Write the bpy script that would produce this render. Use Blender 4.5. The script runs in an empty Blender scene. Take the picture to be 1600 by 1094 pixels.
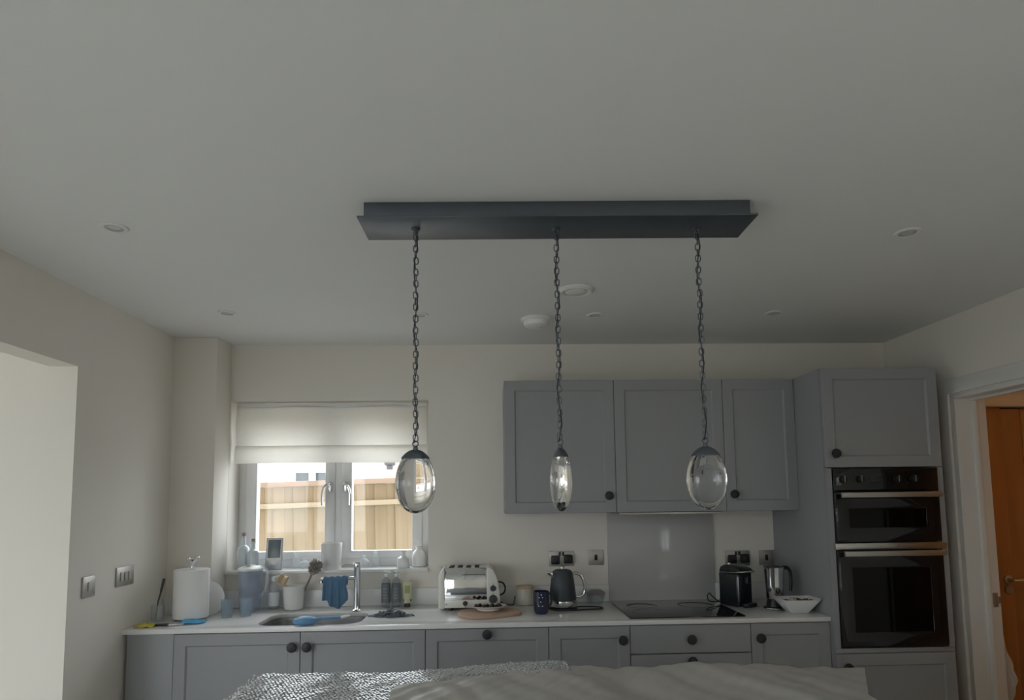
import bpy, bmesh, math, random
from mathutils import Vector, Matrix
R = math.radians
PI = math.pi
rnd = random.Random(7)
scene = bpy.context.scene
COL = scene.collection

# ------------------------------------------------------------------ camera
F_PX, PP_Y = 1008.49, 688.53
PITCH, YAW, ROLL = .0886, .0351, -.0123
cam_d = bpy.data.cameras.new('camera')
cam = bpy.data.objects.new('camera', cam_d)
COL.objects.link(cam)
fw = Vector((math.sin(YAW) * math.cos(PITCH), math.cos(YAW) * math.cos(PITCH), math.sin(PITCH)))
r0 = Vector((math.cos(YAW), -math.sin(YAW), 0))
u0 = r0.cross(fw)
rr = r0 * math.cos(ROLL) + u0 * math.sin(ROLL)
uu = -r0 * math.sin(ROLL) + u0 * math.cos(ROLL)
m = Matrix((rr, uu, -fw)).transposed().to_4x4()
m.translation = Vector((1.5194, -3.8142, 1.5106))
cam.matrix_world = m
cam_d.sensor_width = 36
cam_d.sensor_fit = 'HORIZONTAL'
cam_d.lens = 36 * F_PX / 1600
cam_d.shift_y = (PP_Y - 547) / 1600
cam_d.clip_start = .02
scene.camera = cam

# ------------------------------------------------------------------ daylight and exposure
world = bpy.data.worlds.new('overcast_sky')
scene.world = world
world.use_nodes = True
wn = world.node_tree
wn.nodes['Background'].inputs['Color'].default_value = (.89, .955, 1.0, 1)
wn.nodes['Background'].inputs['Strength'].default_value = 1.0
scene.view_settings.view_transform = 'Standard'
scene.view_settings.look = 'None'
scene.view_settings.gamma = 1
scene.view_settings.use_curve_mapping = False
scene.view_settings.exposure = 2.25
cy = scene.cycles
cy.use_denoising = True
cy.max_bounces = 14
cy.diffuse_bounces = 8
cy.glossy_bounces = 6
cy.transmission_bounces = 10
cy.transparent_max_bounces = 16
cy.sample_clamp_indirect = 6
cy.caustics_reflective = False
cy.caustics_refractive = False

XL, XR, H = -.24, 3.94, 2.43        # kitchen: left wall, right wall, ceiling
YB = -6.2                           # glazed garden wall behind the camera
XS = -3.3                           # far wall of the side room
YO = -1.025                         # where the left wall ends and the opening starts
ZH = 2.095                          # underside of the beam over the opening


def portal(name, loc, rot, sx, sy):
    l = bpy.data.lights.new(name, 'AREA')
    l.shape = 'RECTANGLE'
    l.size, l.size_y = sx, sy
    l.cycles.is_portal = True
    o = bpy.data.objects.new(name, l)
    COL.objects.link(o)
    o.location = loc
    o.rotation_euler = rot
    return o


portal('daylight_portal_kitchen_window', (.58, .34, 1.6), (R(-90), 0, 0), 1.2, 1.0)
portal('daylight_portal_garden_doors', (-1.75, YB - .16, 1.1), (R(90), 0, 0), 2.7, 2.2)
portal('daylight_portal_added_right', (XR + .17, -4.9, 1.5), (R(90), 0, R(90)), 1.6, 1.2)
portal('daylight_portal_added_roof', (-1.7, -5.0, H + .2), (0, 0, 0), 1.8, 1.4)
portal('daylight_portal_added_side', (XS - .16, -3.7, 1.3), (R(90), 0, R(-90)), 1.8, 1.8)

# ------------------------------------------------------------------ materials
MATS = {}


def mat(name, col, rough=.5, metal=0., var=.04, scale=8., bump=0., bscale=60., spec=.5, coat=0., trans=0., ior=1.45, aniso=0.):
    if name in MATS:
        return MATS[name]
    M = bpy.data.materials.new(name)
    M.use_nodes = True
    nt = M.node_tree
    b = nt.nodes['Principled BSDF']
    b.inputs['Roughness'].default_value = rough
    b.inputs['Metallic'].default_value = metal
    b.inputs['Specular IOR Level'].default_value = spec
    b.inputs['Coat Weight'].default_value = coat
    b.inputs['Transmission Weight'].default_value = trans
    b.inputs['IOR'].default_value = ior
    tc = nt.nodes.new('ShaderNodeTexCoord')
    n = nt.nodes.new('ShaderNodeTexNoise')
    n.inputs['Scale'].default_value = scale
    n.inputs['Detail'].default_value = 4
    nt.links.new(tc.outputs['Object'], n.inputs['Vector'])
    cr = nt.nodes.new('ShaderNodeMix')
    cr.data_type = 'RGBA'
    cr.inputs[6].default_value = (*[max(0, c * (1 - var)) for c in col], 1)
    cr.inputs[7].default_value = (*[min(1, c * (1 + var)) for c in col], 1)
    nt.links.new(n.outputs['Fac'], cr.inputs[0])
    nt.links.new(cr.outputs[2], b.inputs['Base Color'])
    if bump:
        n2 = nt.nodes.new('ShaderNodeTexNoise')
        n2.inputs['Scale'].default_value = bscale
        n2.inputs['Detail'].default_value = 3
        nt.links.new(tc.outputs['Object'], n2.inputs['Vector'])
        bp = nt.nodes.new('ShaderNodeBump')
        bp.inputs['Strength'].default_value = bump
        bp.inputs['Distance'].default_value = .002
        nt.links.new(n2.outputs['Fac'], bp.inputs['Height'])
        nt.links.new(bp.outputs['Normal'], b.inputs['Normal'])
    MATS[name] = M
    return M


def thin_glass(name, tint=(1, 1, 1), refl=.06, rough=.0, cloud=0., cloud_col=(.8, .85, .9)):
    """clear sheet or thin-walled vessel: passes light, mirrors a little"""
    if name in MATS:
        return MATS[name]
    M = bpy.data.materials.new(name)
    M.use_nodes = True
    nt = M.node_tree
    nt.nodes.clear()
    out = nt.nodes.new('ShaderNodeOutputMaterial')
    t = nt.nodes.new('ShaderNodeBsdfTransparent')
    t.inputs['Color'].default_value = (*tint, 1)
    g = nt.nodes.new('ShaderNodeBsdfGlossy')
    g.inputs['Roughness'].default_value = rough
    fr = nt.nodes.new('ShaderNodeLayerWeight')
    fr.inputs['Blend'].default_value = .5
    f5 = nt.nodes.new('ShaderNodeMath')
    f5.operation = 'POWER'
    f5.inputs[1].default_value = 5
    fa = nt.nodes.new('ShaderNodeMath')
    fa.operation = 'MULTIPLY_ADD'
    fa.inputs[1].default_value = .7
    fa.inputs[2].default_value = refl * .5
    nt.links.new(fr.outputs['Facing'], f5.inputs[0])
    nt.links.new(f5.outputs[0], fa.inputs[0])
    mx = nt.nodes.new('ShaderNodeMixShader')
    nt.links.new(fa.outputs[0], mx.inputs[0])
    nt.links.new(t.outputs[0], mx.inputs[1])
    nt.links.new(g.outputs[0], mx.inputs[2])
    last = mx
    if cloud:
        d = nt.nodes.new('ShaderNodeBsdfDiffuse')
        d.inputs['Color'].default_value = (*cloud_col, 1)
        tr = nt.nodes.new('ShaderNodeBsdfTranslucent')
        tr.inputs['Color'].default_value = (*cloud_col, 1)
        dm = nt.nodes.new('ShaderNodeMixShader')
        nt.links.new(d.outputs[0], dm.inputs[1])
        nt.links.new(tr.outputs[0], dm.inputs[2])
        m2 = nt.nodes.new('ShaderNodeMixShader')
        m2.inputs[0].default_value = cloud
        nt.links.new(mx.outputs[0], m2.inputs[1])
        nt.links.new(dm.outputs[0], m2.inputs[2])
        last = m2
    nt.links.new(last.outputs[0], out.inputs['Surface'])
    MATS[name] = M
    return M


def cloth_mat(name, col, trans=.5, wscale=400.):
    """woven cloth that lets daylight through"""
    M = bpy.data.materials.new(name)
    M.use_nodes = True
    nt = M.node_tree
    nt.nodes.clear()
    out = nt.nodes.new('ShaderNodeOutputMaterial')
    tc = nt.nodes.new('ShaderNodeTexCoord')
    n = nt.nodes.new('ShaderNodeTexNoise')
    mp = nt.nodes.new('ShaderNodeMapping')
    mp.inputs['Scale'].default_value = (6, 6, 60)
    nt.links.new(tc.outputs['Object'], mp.inputs[0])
    nt.links.new(mp.outputs[0], n.inputs['Vector'])
    n.inputs['Scale'].default_value = 6
    cr = nt.nodes.new('ShaderNodeMix')
    cr.data_type = 'RGBA'
    cr.inputs[6].default_value = (*[c * .94 for c in col], 1)
    cr.inputs[7].default_value = (*[min(1, c * 1.04) for c in col], 1)
    nt.links.new(n.outputs['Fac'], cr.inputs[0])
    d = nt.nodes.new('ShaderNodeBsdfDiffuse')
    t = nt.nodes.new('ShaderNodeBsdfTranslucent')
    mx = nt.nodes.new('ShaderNodeMixShader')
    mx.inputs[0].default_value = trans
    for s in (d, t):
        nt.links.new(cr.outputs[2], s.inputs['Color'])
    nt.links.new(d.outputs[0], mx.inputs[1])
    nt.links.new(t.outputs[0], mx.inputs[2])
    nt.links.new(mx.outputs[0], out.inputs['Surface'])
    return M


def wood_mat(name, c1, c2, axis='Z', scale=6., rough=.55, stretch=.08):
    M = bpy.data.materials.new(name)
    M.use_nodes = True
    nt = M.node_tree
    b = nt.nodes['Principled BSDF']
    b.inputs['Roughness'].default_value = rough
    tc = nt.nodes.new('ShaderNodeTexCoord')
    oi = nt.nodes.new('ShaderNodeObjectInfo')
    ad = nt.nodes.new('ShaderNodeVectorMath')
    ml = nt.nodes.new('ShaderNodeMath')
    ml.operation = 'MULTIPLY'
    ml.inputs[1].default_value = 37.
    nt.links.new(oi.outputs['Random'], ml.inputs[0])
    nt.links.new(tc.outputs['Object'], ad.inputs[0])
    nt.links.new(ml.outputs[0], ad.inputs[1])
    mp = nt.nodes.new('ShaderNodeMapping')
    s = [1, 1, 1]
    s['XYZ'.index(axis)] = stretch
    mp.inputs['Scale'].default_value = s
    nt.links.new(ad.outputs[0], mp.inputs[0])
    n = nt.nodes.new('ShaderNodeTexNoise')
    n.inputs['Scale'].default_value = scale
    n.inputs['Detail'].default_value = 6
    n.inputs['Distortion'].default_value = .6
    nt.links.new(mp.outputs[0], n.inputs['Vector'])
    ra = nt.nodes.new('ShaderNodeValToRGB')
    ra.color_ramp.elements[0].position = .3
    ra.color_ramp.elements[1].position = .7
    ra.color_ramp.elements[0].color = (*c1, 1)
    ra.color_ramp.elements[1].color = (*c2, 1)
    nt.links.new(n.outputs['Fac'], ra.inputs[0])
    hs = nt.nodes.new('ShaderNodeHueSaturation')
    mv = nt.nodes.new('ShaderNodeMapRange')
    mv.inputs[3].default_value = .9
    mv.inputs[4].default_value = 1.08
    nt.links.new(oi.outputs['Random'], mv.inputs[0])
    nt.links.new(mv.outputs[0], hs.inputs['Value'])
    nt.links.new(ra.outputs[0], hs.inputs['Color'])
    nt.links.new(hs.outputs[0], b.inputs['Base Color'])
    return M


WALL = mat('wall_paint', (.80, .765, .705), .75, var=.012, scale=2, bump=.05, bscale=200, spec=.2)
CEIL = mat('ceiling_paint', (.82, .83, .82), .8, var=.01, scale=2, bump=.04, bscale=200, spec=.2)
WHITE = mat('white_gloss_paint', (.80, .79, .76), .35, var=.012)
UPVC = mat('white_window_plastic', (.82, .82, .82), .3, var=.01)
CAB = mat('grey_cabinet_paint', (.315, .322, .335), .42, var=.02, scale=3, spec=.4)
CARC = mat('grey_carcass_board', (.30, .305, .315), .5, var=.02)
KNOB = mat('dark_bronze_knob', (.035, .037, .042), .45, metal=.4)
SLOTDARK = mat('painted_slot_dark', (.012, .012, .012), .7)
CHROME = mat('polished_chrome', (.78, .79, .80), .06, metal=1, var=.01)
STEEL = mat('brushed_steel', (.55, .54, .52), .3, metal=1, var=.05, scale=30)
NICKEL = mat('satin_nickel_plate', (.48, .46, .43), .45, metal=1, var=.04, scale=20)
BLKPL = mat('black_plastic', (.016, .017, .019), .4)
BLKGL = mat('black_oven_glass', (.006, .006, .007), .06, coat=.4)
GUN = mat('gunmetal_lamp_finish', (.15, .17, .20), .36, metal=.8, var=.10, scale=12)
QUARTZ_N = 'white_quartz_worktop'
CERW = mat('white_ceramic', (.80, .80, .79), .18, coat=.3, var=.01)
WPL = mat('white_plastic', (.80, .80, .79), .35, var=.01)
PANE = thin_glass('window_glass')
CLEAR = thin_glass('clear_vessel_glass', (.95, .97, .98), refl=.14, cloud=.10, cloud_col=(.85, .88, .9))

# worktop: white quartz with fine drainer grooves routed right of the sink
QUARTZ = mat(QUARTZ_N, (.78, .78, .775), .22, var=.025, scale=90, spec=.5)
nt = QUARTZ.node_tree
tc = nt.nodes.new('ShaderNodeTexCoord')
sx = nt.nodes.new('ShaderNodeSeparateXYZ')
nt.links.new(tc.outputs['Object'], sx.inputs[0])


def mnode(nt, op, a, b=None):
    n = nt.nodes.new('ShaderNodeMath')
    n.operation = op
    for i, v in enumerate((a, b)):
        if v is None:
            continue
        if isinstance(v, (int, float)):
            n.inputs[i].default_value = v
        else:
            nt.links.new(v, n.inputs[i])
    return n.outputs[0]


gx = mnode(nt, 'MULTIPLY', mnode(nt, 'GREATER_THAN', sx.outputs['X'], .90), mnode(nt, 'LESS_THAN', sx.outputs['X'], 1.30))
gy = mnode(nt, 'MULTIPLY', mnode(nt, 'GREATER_THAN', sx.outputs['Y'], -.53), mnode(nt, 'LESS_THAN', sx.outputs['Y'], -.22))
gr = mnode(nt, 'GREATER_THAN', mnode(nt, 'SINE', mnode(nt, 'MULTIPLY', sx.outputs['Y'], 2 * PI / .05)), .8)
hgt = mnode(nt, 'MULTIPLY', mnode(nt, 'MULTIPLY', gx, gy), gr)
bp = nt.nodes.new('ShaderNodeBump')
bp.invert = True
bp.inputs['Strength'].default_value = .8
bp.inputs['Distance'].default_value = .004
nt.links.new(hgt, bp.inputs['Height'])
nt.links.new(bp.outputs['Normal'], nt.nodes['Principled BSDF'].inputs['Normal'])


# ------------------------------------------------------------------ mesh helpers
class B:
    def __init__(s):
        s.bm = bmesh.new()

    def merge(s, b2, M=None):
        me = bpy.data.meshes.new('tmp')
        b2.to_mesh(me)
        b2.free()
        if M is not None:
            me.transform(M)
        s.bm.from_mesh(me)
        bpy.data.meshes.remove(me)
        return s

    def box(s, x0, x1, y0, y1, z0, z1, bev=0., seg=2, M=None):
        b = bmesh.new()
        bmesh.ops.create_cube(b, size=1)
        for v in b.verts:
            v.co = Vector(((x0 + x1) / 2 + v.co.x * (x1 - x0), (y0 + y1) / 2 + v.co.y * (y1 - y0), (z0 + z1) / 2 + v.co.z * (z1 - z0)))
        if bev:
            bmesh.ops.bevel(b, geom=b.edges[:], offset=bev, segments=seg, profile=.5, affect='EDGES')
        return s.merge(b, M)

    def lathe(s, prof, seg=32, M=None, sxy=(1, 1)):
        b = bmesh.new()
        rings = []
        for r, z in prof:
            if r < 1e-6:
                rings.append([b.verts.new((0, 0, z))])
            else:
                rings.append([b.verts.new((r * math.cos(2 * PI * i / seg) * sxy[0], r * math.sin(2 * PI * i / seg) * sxy[1], z)) for i in range(seg)])
        for a, c in zip(rings[:-1], rings[1:]):
            for i in range(seg):
                j = (i + 1) % seg
                if len(a) == 1 and len(c) == 1:
                    continue
                if len(a) == 1:
                    b.faces.new((a[0], c[i], c[j]))
                elif len(c) == 1:
                    b.faces.new((a[i], a[j], c[0]))
                else:
                    b.faces.new((a[i], a[j], c[j], c[i]))
        bmesh.ops.recalc_face_normals(b, faces=b.faces[:])
        return s.merge(b, M)

    def tube(s, pts, r, seg=8, closed=False, M=None, cap=True):
        pts = [Vector(p) for p in pts]
        n = len(pts)
        rs = r if isinstance(r, (list, tuple)) else [r] * n
        b = bmesh.new()
        rings = []
        up = None
        for i, p in enumerate(pts):
            a = pts[i - 1] if (i > 0 or closed) else p
            c = pts[(i + 1) % n] if (i < n - 1 or closed) else p
            t = (c - a).normalized()
            if up is None:
                up = Vector((0, 0, 1)) if abs(t.z) < .9 else Vector((1, 0, 0))
            up = (up - t * up.dot(t))
            if up.length < 1e-5:
                up = t.orthogonal()
            up.normalize()
            w = t.cross(up)
            rings.append([b.verts.new(p + (up * math.cos(2 * PI * k / seg) + w * math.sin(2 * PI * k / seg)) * rs[i]) for k in range(seg)])
        m = n if closed else n - 1
        for i in range(m):
            a, c = rings[i], rings[(i + 1) % n]
            for k in range(seg):
                b.faces.new((a[k], a[(k + 1) % seg], c[(k + 1) % seg], c[k]))
        if cap and not closed:
            b.faces.new(rings[0][::-1])
            b.faces.new(rings[-1])
        bmesh.ops.recalc_face_normals(b, faces=b.faces[:])
        return s.merge(b, M)

    def ell(s, c, rad, u=24, v=16, M=None):
        b = bmesh.new()
        bmesh.ops.create_uvsphere(b, u_segments=u, v_segments=v, radius=1)
        for q in b.verts:
            q.co = Vector((c[0] + q.co.x * rad[0], c[1] + q.co.y * rad[1], c[2] + q.co.z * rad[2]))
        return s.merge(b, M)

    def prism(s, outer, d0, d1, holes=(), axis='Z', bev=0., M=None):
        """extrude a 2D outline (with holes) from d0 to d1 along an axis"""
        b = bmesh.new()

        def P(p, d):
            if axis == 'Z':
                return (p[0], p[1], d)
            if axis == 'Y':
                return (p[0], d, p[1])
            return (d, p[0], p[1])
        edges = []
        for loop in [outer] + list(holes):
            vs = [b.verts.new(P(p, d0)) for p in loop]
            edges += [b.edges.new((vs[i], vs[(i + 1) % len(vs)])) for i in range(len(vs))]
        bmesh.ops.triangle_fill(b, use_beauty=True, edges=edges)
        g = bmesh.ops.extrude_face_region(b, geom=b.faces[:])
        nv = [v for v in g['geom'] if isinstance(v, bmesh.types.BMVert)]
        o = Vector(P((0, 0), d1)) - Vector(P((0, 0), d0))
        for v in nv:
            v.co += o
        bmesh.ops.recalc_face_normals(b, faces=b.faces[:])
        bmesh.ops.dissolve_limit(b, angle_limit=.001, verts=b.verts[:], edges=b.edges[:])
        if bev:
            es = [e for e in b.edges if len(e.link_faces) == 2 and e.calc_face_angle(0) > .9]
            bmesh.ops.bevel(b, geom=es, offset=bev, segments=2, profile=.5, affect='EDGES')
        return s.merge(b, M)

    def grid(s, nx, ny, fn, thick=0.):
        b = bmesh.new()
        vs = [[b.verts.new(fn(i / nx, j / ny)) for i in range(nx + 1)] for j in range(ny + 1)]
        for j in range(ny):
            for i in range(nx):
                b.faces.new((vs[j][i], vs[j][i + 1], vs[j + 1][i + 1], vs[j + 1][i]))
        if thick:
            bmesh.ops.recalc_face_normals(b, faces=b.faces[:])
            bmesh.ops.solidify(b, geom=b.faces[:], thickness=thick)
            bmesh.ops.recalc_face_normals(b, faces=b.faces[:])
        return s.merge(b)

    def mesh(s, name, ang=35):
        me = bpy.data.meshes.new(name)
        s.bm.to_mesh(me)
        s.bm.free()
        for p in me.polygons:
            p.use_smooth = True
        me.set_sharp_from_angle(angle=R(ang))
        return me

    def go(s, name, material, parent=None, label=None, loc=None, rot=None, ang=35, kind=None):
        me = s.mesh(name, ang)
        me.materials.append(material)
        return obj(name, me, parent, label, loc, rot, kind)


def obj(name, me, parent=None, label=None, loc=None, rot=None, kind=None):
    o = bpy.data.objects.new(name, me)
    COL.objects.link(o)
    if parent:
        o.parent = parent
    if label:
        o['label'] = label
    if loc:
        o.location = loc
    if rot:
        o.rotation_euler = rot
    if kind:
        o['kind'] = kind
    return o


def thing(name, label, cat, loc=(0, 0, 0), rz=0., group=None, kind=None, rot=None):
    o = bpy.data.objects.new(name, None)
    COL.objects.link(o)
    o.empty_display_size = .05
    o.location = loc
    o.rotation_euler = rot or (0, 0, rz)
    return tag(o, label, cat, group, kind)


def tag(o, label, cat, group=None, kind=None):
    o['label'] = label
    o['category'] = cat
    if group:
        o['group'] = group
    if kind:
        o['kind'] = kind
    return o


def struct(o, label, cat):
    return tag(o, label, cat, kind='structure')


def smooth_path(pts, n=6, closed=False):
    pts = [Vector(p) for p in pts]
    out = []
    m = len(pts)
    rng = range(m) if closed else range(m - 1)
    for i in rng:
        if closed:
            p0, p1, p2, p3 = pts[i - 1], pts[i], pts[(i + 1) % m], pts[(i + 2) % m]
        else:
            p0, p1, p2, p3 = pts[max(i - 1, 0)], pts[i], pts[i + 1], pts[min(i + 2, m - 1)]
        for k in range(n):
            t = k / n
            out.append(.5 * ((2 * p1) + (p2 - p0) * t + (2 * p0 - 5 * p1 + 4 * p2 - p3) * t * t + (3 * p1 - p0 - 3 * p2 + p3) * t ** 3))
    if not closed:
        out.append(pts[-1])
    return out


def rrect(x0, x1, y0, y1, r, n=6):
    pts = []
    for cx, cyy, a in ((x1 - r, y1 - r, 0), (x0 + r, y1 - r, 90), (x0 + r, y0 + r, 180), (x1 - r, y0 + r, 270)):
        for k in range(n + 1):
            t = R(a + 90 * k / n)
            pts.append((cx + r * math.cos(t), cyy + r * math.sin(t)))
    return pts


# ================================================================== THE SETTING
FLOORM = mat('pale_stone_floor', (.58, .57, .54), .4, var=.06, scale=3)
PLAN = [(XS - .15, YB - .15), (XR + .16, YB - .15), (XR + .16, -3.35), (6.15, -3.35), (6.15, .3), (XS - .15, .3)]
struct(B().prism(PLAN, -.1, 0, axis='Z').go('floor', FLOORM), 'pale stone floor of the kitchen and hall', 'floor')
RX0, RX1, RY0, RY1 = -2.6, -.8, -5.7, -4.3      # roof window behind the camera, added unseen to bring in daylight
struct(B().prism(PLAN, H, H + .15, [[(RX0, RY0), (RX1, RY0), (RX1, RY1), (RX0, RY1)]], 'Z').go('ceiling', CEIL),
       'flat off-white painted ceiling above the kitchen', 'ceiling')
rw = thing('added_roof_window', 'added unseen flat roof window lighting the garden end', 'window', (0, 0, H + .15), kind='structure')
B().prism([(RX0 - .06, RY0 - .06), (RX1 + .06, RY0 - .06), (RX1 + .06, RY1 + .06), (RX0 - .06, RY1 + .06)], .001, .08, [[(RX0, RY0), (RX1, RY0), (RX1, RY1), (RX0, RY1)]], 'Z').go('kerb', UPVC, rw)
for k in range(2):
    w3 = (RX1 - RX0) / 2
    B().box(RX0 + k * w3 + .02, RX0 + (k + 1) * w3 - .02, RY0, RY1, .05, .058).go('pane', PANE, rw)
    if k:
        B().box(RX0 + k * w3 - .02, RX0 + k * w3 + .02, RY0, RY1, .03, .07).go('glazing_bar', UPVC, rw)
struct(B().box(XS - 4, 8, -2.6, .3, H + .151, 7.6).go('wall_sky_blocker', mat('red_blocker_brick', (.34, .20, .15), .85)), 'added unseen upper storey block that shades the fence', 'wall')  # unseen block added to keep sky light off the fence

# back wall with the window opening
WX0, WX1, WZ0, WZ1 = 0.0, 1.158, 1.095, 2.095
struct(B().prism([(XL - .12, 0), (XR + .16, 0), (XR + .16, H), (XL - .12, H)], 0, .30,
                 [[(WX0, WZ0), (WX1, WZ0), (WX1, WZ1), (WX0, WZ1)]], 'Y').go('wall_back', WALL),
       'off-white kitchen wall behind the worktop and wall cabinets', 'wall')
# boxed pillar in the left corner
struct(B().box(XL, 0, -.2, 0, 0, H, .003).go('wall_pillar', WALL), 'boxed off-white pillar in the corner left of the window', 'wall')
# left wall with the beam over the wide opening
struct(B().prism([(0, 0), (0, H), (YB, H), (YB, ZH), (YO, ZH), (YO, 0)], XL - .12, XL, axis='X').go('wall_left', WALL),
       'left kitchen wall with a beam over the wide opening', 'wall')
# side room seen through the opening
struct(B().box(XS, XL - .12, YO, YO + .12, 0, H).go('wall_side_room', WALL), 'cream wall of the side room seen through the left opening', 'wall')
struct(B().prism([(YB - .15, 0), (YO + .12, 0), (YO + .12, H), (YB - .15, H)], XS - .15, XS,
                 [[(-4.6, .35), (-2.8, .35), (-2.8, 2.2), (-4.6, 2.2)]], 'X').go('wall_side_end', WALL), 'end wall of the side room with an added window', 'wall')
# garden wall behind the camera
struct(B().prism([(XS - .15, 0), (XR + .16, 0), (XR + .16, H), (XS - .15, H)], YB - .15, YB,
                 [[(-3.1, .02), (-.4, .02), (-.4, 2.2), (-3.1, 2.2)]], 'Y').go('wall_front', WALL), 'garden wall with wide glazed doors', 'wall')
# right wall with the doorway
DY0, DY1, DZ = -1.36, -.545, 2.02
struct(B().prism([(YB, 0), (DY0, 0), (DY0, DZ), (DY1, DZ), (DY1, 0), (0, 0), (0, H), (YB, H)], XR, XR + .16, [[(-5.7, .9), (-4.1, .9), (-4.1, 2.1), (-5.7, 2.1)]], 'X').go('wall_right', WALL),
       'right kitchen wall around the hall doorway', 'wall')
# hall beyond the doorway
HALLM = mat('hall_wall_paint', (.74, .70, .63), .75, var=.012, spec=.2)
struct(B().prism([(XR + .16, 0), (6.15, 0), (6.15, H), (XR + .16, H)], 0, .15, [[(4.54, .01), (5.30, .01), (5.30, 2.03), (4.54, 2.03)]], 'Y').go('wall_hall_back', HALLM),
       'hall wall around the oak door', 'wall')
struct(B().box(6.0, 6.15, -3.2, 0, 0, H).go('wall_hall_end', HALLM), 'far end wall of the hall', 'wall')
struct(B().box(XR + .16, 6.15, -3.35, -3.2, 0, H).go('wall_hall_front', HALLM), 'near wall of the hall', 'wall')


def glazed(name, label, axis, d, a0, a1, z0, z1, n, parent_kind='door'):
    """row of framed glass leaves filling an opening"""
    t = thing(name, label, parent_kind, kind='structure')
    w = (a1 - a0) / n
    for i in range(n):
        p0, p1 = a0 + i * w + .003, a0 + (i + 1) * w - .003
        fr = B().prism([(p0, z0), (p1, z0), (p1, z1), (p0, z1)], d - .03, d + .03,
                       [[(p0 + .07, z0 + .07), (p1 - .07, z0 + .07), (p1 - .07, z1 - .07), (p0 + .07, z1 - .07)]], axis).go('leaf_frame', UPVC, t)
        q = B()
        if axis == 'Y':
            q.box(p0 + .07, p1 - .07, d - .004, d + .004, z0 + .07, z1 - .07)
        else:
            q.box(d - .004, d + .004, p0 + .07, p1 - .07, z0 + .07, z1 - .07)
        q.go('pane', PANE, fr)
    return t


glazed('door_3', 'wide white-framed glazed garden doors', 'Y', YB - .07, -3.1, -.4, .02, 2.2, 3)
glazed('added_side_window', 'added unseen white-framed window lighting the side room', 'X', XS - .07, -4.6, -2.8, .35, 2.2, 2, 'window')  # side room window is added out of view for daylight
glazed('added_right_window', 'added unseen white-framed window lighting the left wall', 'X', XR + .09, -5.7, -4.1, .9, 2.1, 2, 'window')  # right window is added out of view to brighten the left wall

# ---- kitchen window
win = thing('window_1', 'white two-casement window over the sink with chrome handles', 'window', (0, .16, 0), kind='structure')
FY = .0
B().prism([(WX0, WZ0 + .015), (WX1, WZ0 + .015), (WX1, WZ1), (WX0, WZ1)], FY, FY + .07,
          [[(.055, 1.165), (.575, 1.165), (.575, 2.04), (.055, 2.04)], [(.625, 1.165), (1.10, 1.165), (1.10, 2.04), (.625, 2.04)]], 'Y', bev=.004).go('frame', UPVC, win)
for x0, x1, hx, sg in ((.05, .58, .553, -1), (.62, 1.105, .648, 1)):
    cs = B().prism([(x0, 1.16), (x1, 1.16), (x1, 2.045), (x0, 2.045)], FY - .018, FY + .05,
                   [[(x0 + .062, 1.205), (x1 - .058, 1.205), (x1 - .058, 1.985), (x0 + .062, 1.985)]], 'Y', bev=.006).go('casement', UPVC, win)
    B().box(x0 + .06, x1 - .056, FY + .012, FY + .02, 1.203, 1.987).go('pane', PANE, cs)
    hb = B().box(hx - .012, hx + .012, FY - .028, FY - .018, 1.56, 1.62, .004)
    hb.tube(smooth_path([(hx, FY - .03, 1.605), (hx, FY - .06, 1.607), (hx + sg * .022, FY - .072, 1.59), (hx + sg * .034, FY - .07, 1.545), (hx + sg * .034, FY - .07, 1.48)], 5), .008, 8)
    hb.go('handle', CHROME, cs)
sill = struct(B().box(-.0, 1.158, -.025, .165, 1.092, 1.112, .004).go('trim_1', CERW), 'white window sill above the sink', 'window sill')

# ---- doorway trim: architrave, lining, stop, strike plate
ar = thing('trim_2', 'white door frame and architrave of the hall doorway', 'door frame', (XR, DY1, 0), kind='structure')
B().prism([(.075, 0), (.075, DZ + .08), (DY0 - DY1 - .075, DZ + .08), (DY0 - DY1 - .075, 0), (DY0 - DY1 - .005, 0), (DY0 - DY1 - .005, DZ + .005), (.005, DZ + .005), (.005, 0)],
          -.018, 0, axis='X', bev=.005).go('architrave', WHITE, ar)
lin = B().prism([(.0, 0), (.0, DZ), (DY0 - DY1, DZ), (DY0 - DY1, 0), (DY0 - DY1 + .022, 0), (DY0 - DY1 + .022, DZ - .022), (-.022, DZ - .022), (-.022, 0)],
                -.002, .165, axis='X', bev=.002).go('lining', WHITE, ar)
B().prism([(-.022, 0), (-.022, DZ - .022), (DY0 - DY1 + .022, DZ - .022), (DY0 - DY1 + .022, 0), (DY0 - DY1 + .034, 0), (DY0 - DY1 + .034, DZ - .034), (-.034, DZ - .034), (-.034, 0)],
          .08, .112, axis='X', bev=.003).go('door_stop', WHITE, ar)
sp = B().box(.125, .150, -.025, -.0215, .93, 1.0, .001)
sp.box(.148, .163, -.026, -.022, .948, .982, .001)
sp.go('strike_plate', NICKEL, ar, label='dark metal strike plate')
B().prism([(.003, 0), (.003, .0), (.003, .0), (.07, 0), (.07, .0)][:0] or [(.005, 0), (.005, DZ + .08), (.075, DZ + .08), (.075, 0)], .16, .178, axis='X', bev=.004).go('architrave', WHITE, ar)

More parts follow.
